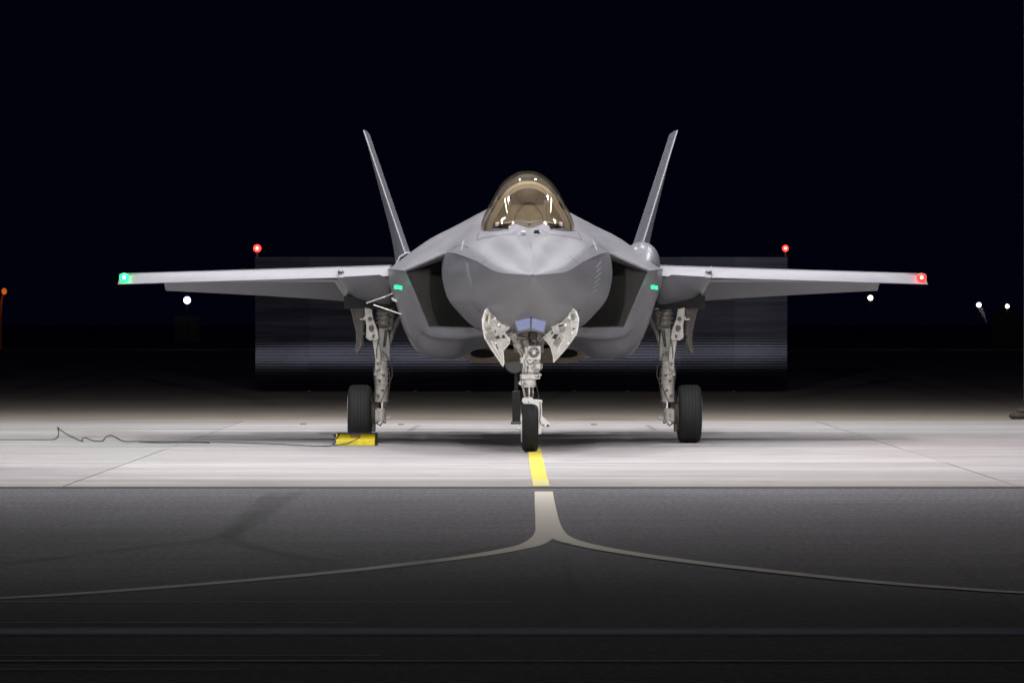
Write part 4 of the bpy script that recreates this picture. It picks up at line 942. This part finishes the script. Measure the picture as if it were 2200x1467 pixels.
    for pts in ([(806, 780, 7.9), (803, 800, 7.9), (806, 830, 7.9), (804, 858, 7.9)], [(834, 790, 7.9), (838, 815, 7.88), (834, 850, 7.9), (829, 880, 7.92)], [(812, 735, 7.8), (809, 760, 7.85), (812, 785, 7.88)], [(829, 760, 7.9), (834, 772, 7.88), (832, 790, 7.9)]):
        X(MB().tube(catmull([q(*p) for p in pts], 5), .006, 6)).build('hydraulic_hose', M['cable'], r)
    for (x, y) in ((814, 793), (824, 806), (815, 818), (822, 838), (812, 850)):
        X(MB().box(q(x, y, 7.905), (.035, .02, .022))).build('clamp', M['darkpart'], r, bevel=.003)
    # outer door
    m = MB(); poly = [(752, 655), (781, 660), (779, 690), (777, 712), (781, 718), (776, 722), (776, 740), (772, 752), (765, 760), (763, 752), (766, 735), (765, 712), (757, 675)]
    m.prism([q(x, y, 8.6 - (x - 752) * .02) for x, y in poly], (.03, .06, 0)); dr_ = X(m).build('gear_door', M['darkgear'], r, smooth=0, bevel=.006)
    m = MB(); m.tube([q(753, 658, 8.56), q(758, 676, 8.55), q(766, 712, 8.48), q(767, 735, 8.45), q(764, 753, 8.5)], .010); X(m).build('door_edge', M['gearg'], r)
    # dark bay
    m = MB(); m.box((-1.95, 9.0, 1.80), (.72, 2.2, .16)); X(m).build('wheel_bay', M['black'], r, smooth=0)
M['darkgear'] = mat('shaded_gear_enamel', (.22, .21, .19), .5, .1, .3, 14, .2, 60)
main_gear(-1); main_gear(1)
# thin white prop rods at the left gear
pr = empty('access_door_props', parent=jet)
for a, b_ in (((788, 651), (826, 638)), ((803, 655), (871, 678)), ((861, 646), (877, 692)), ((865, 648), (871, 688)), ((826, 638), (842, 631))):
    MB().tube([P(*a, 7.1), P(*b_, 6.6)], .008, 8).build('prop_rod', M['gearw'], pr)
c = P(853, 640, 6.7); MB().tube([(c[0] + .055 * math.cos(a), c[1], c[2] + .035 * math.sin(a)) for a in bs(math.pi * .95, math.pi * 2.1, 12)], .016, 8).build('prop_hook', M['gearw'], pr)
MB().prism([P(846, 632, 6.9), P(862, 640, 6.8), P(875, 680, 6.7), P(868, 684, 6.9), P(852, 655, 6.95)], (0, .03, .0)).build('access_door', M['paint'], pr, smooth=0)

# ------------------------------------------------------------------ chock
gx0, gy0 = ground(722, 957); gx1, _ = ground(812, 957)
ck_ = empty('wheel_chock', ((gx0 + gx1) / 2, gy0 + .1, 0)); tag(ck_, 'worn yellow wheel chock with a brown patch under the left main wheel', 'wheel chock')
W_ = (gx1 - gx0)
m_ = MB().prism([(-W_ / 2, -.16, 0), (-W_ / 2, .14, 0), (-W_ / 2, .10, .15), (-W_ / 2, -.04, .15), (-W_ / 2, -.09, .085), (-W_ / 2, -.15, .075)], (W_ * .93, 0, 0))
m_.build('block', M['yellow'], ck_, smooth=0, bevel=.008)
MB().box((W_ * .46, 0.02, .08), (W_ * .05, .2, .155)).build('end_cap', M['rubber'], ck_, bevel=.006)
m_ = MB().box((0, .0, .152), (W_ * .96, .22, .012)); m_.build('top_pad', M['rubber'], ck_, smooth=0)
MB().tube([(-W_ / 2, .02, .10), (-W_ / 2 - .035, 0, .13), (-W_ / 2 + .05, -.03, .157), (-W_ / 2 + .01, -.1, .10), (-W_ / 2 - .04, -.12, .01)], .012).build('rope', M['cable'], ck_)
M['brown'] = wear_glint_mat('brown_grease', (.12, .06, .02), .25, .5, 1, 1, 9, .95)
m_ = MB().box((0, 0, 0), (.13, .004, .05)); m_.v = [(x - .02, y - .078 , z + .118) for x, y, z in m_.v]; m_.build('grease_patch', M['darkbrown'] if 'darkbrown' in M else mat('grease_brown', (.16, .08, .02), .6, 0, .5, 30), ck_, bevel=.002)
MB().tube([(.03, -.10, .11), (-.02, -.145, .07), (-.12, -.165, .03), (-.25, -.18, .01)], .006).build('lanyard', M['cable'], ck_)

# ------------------------------------------------------------------ dark stand behind the nose wheel
X_, Y_ = ground(1109, 911)
sd = empty('ground_stand', (X_, Y_, 0)); tag(sd, 'dark upright stand with a rounded drum on top, half hidden behind the nose wheel', 'stand')
MB().box((0, 0, .26), (.12, .12, .50)).build('post', M['rubber'], sd, bevel=.02)
MB().box((0, 0, .02), (.16, .2, .04)).build('foot', M['darkpart'], sd, bevel=.01)
MB().cyl((-.02, -.06, .93), (-.02, .1, .93), .16, None, 32).build('drum', M['darkpart'], sd, bevel=.02)
MB().cyl((0, 0, .5), (0, 0, .82), .03).build('neck', M['rubber'], sd)
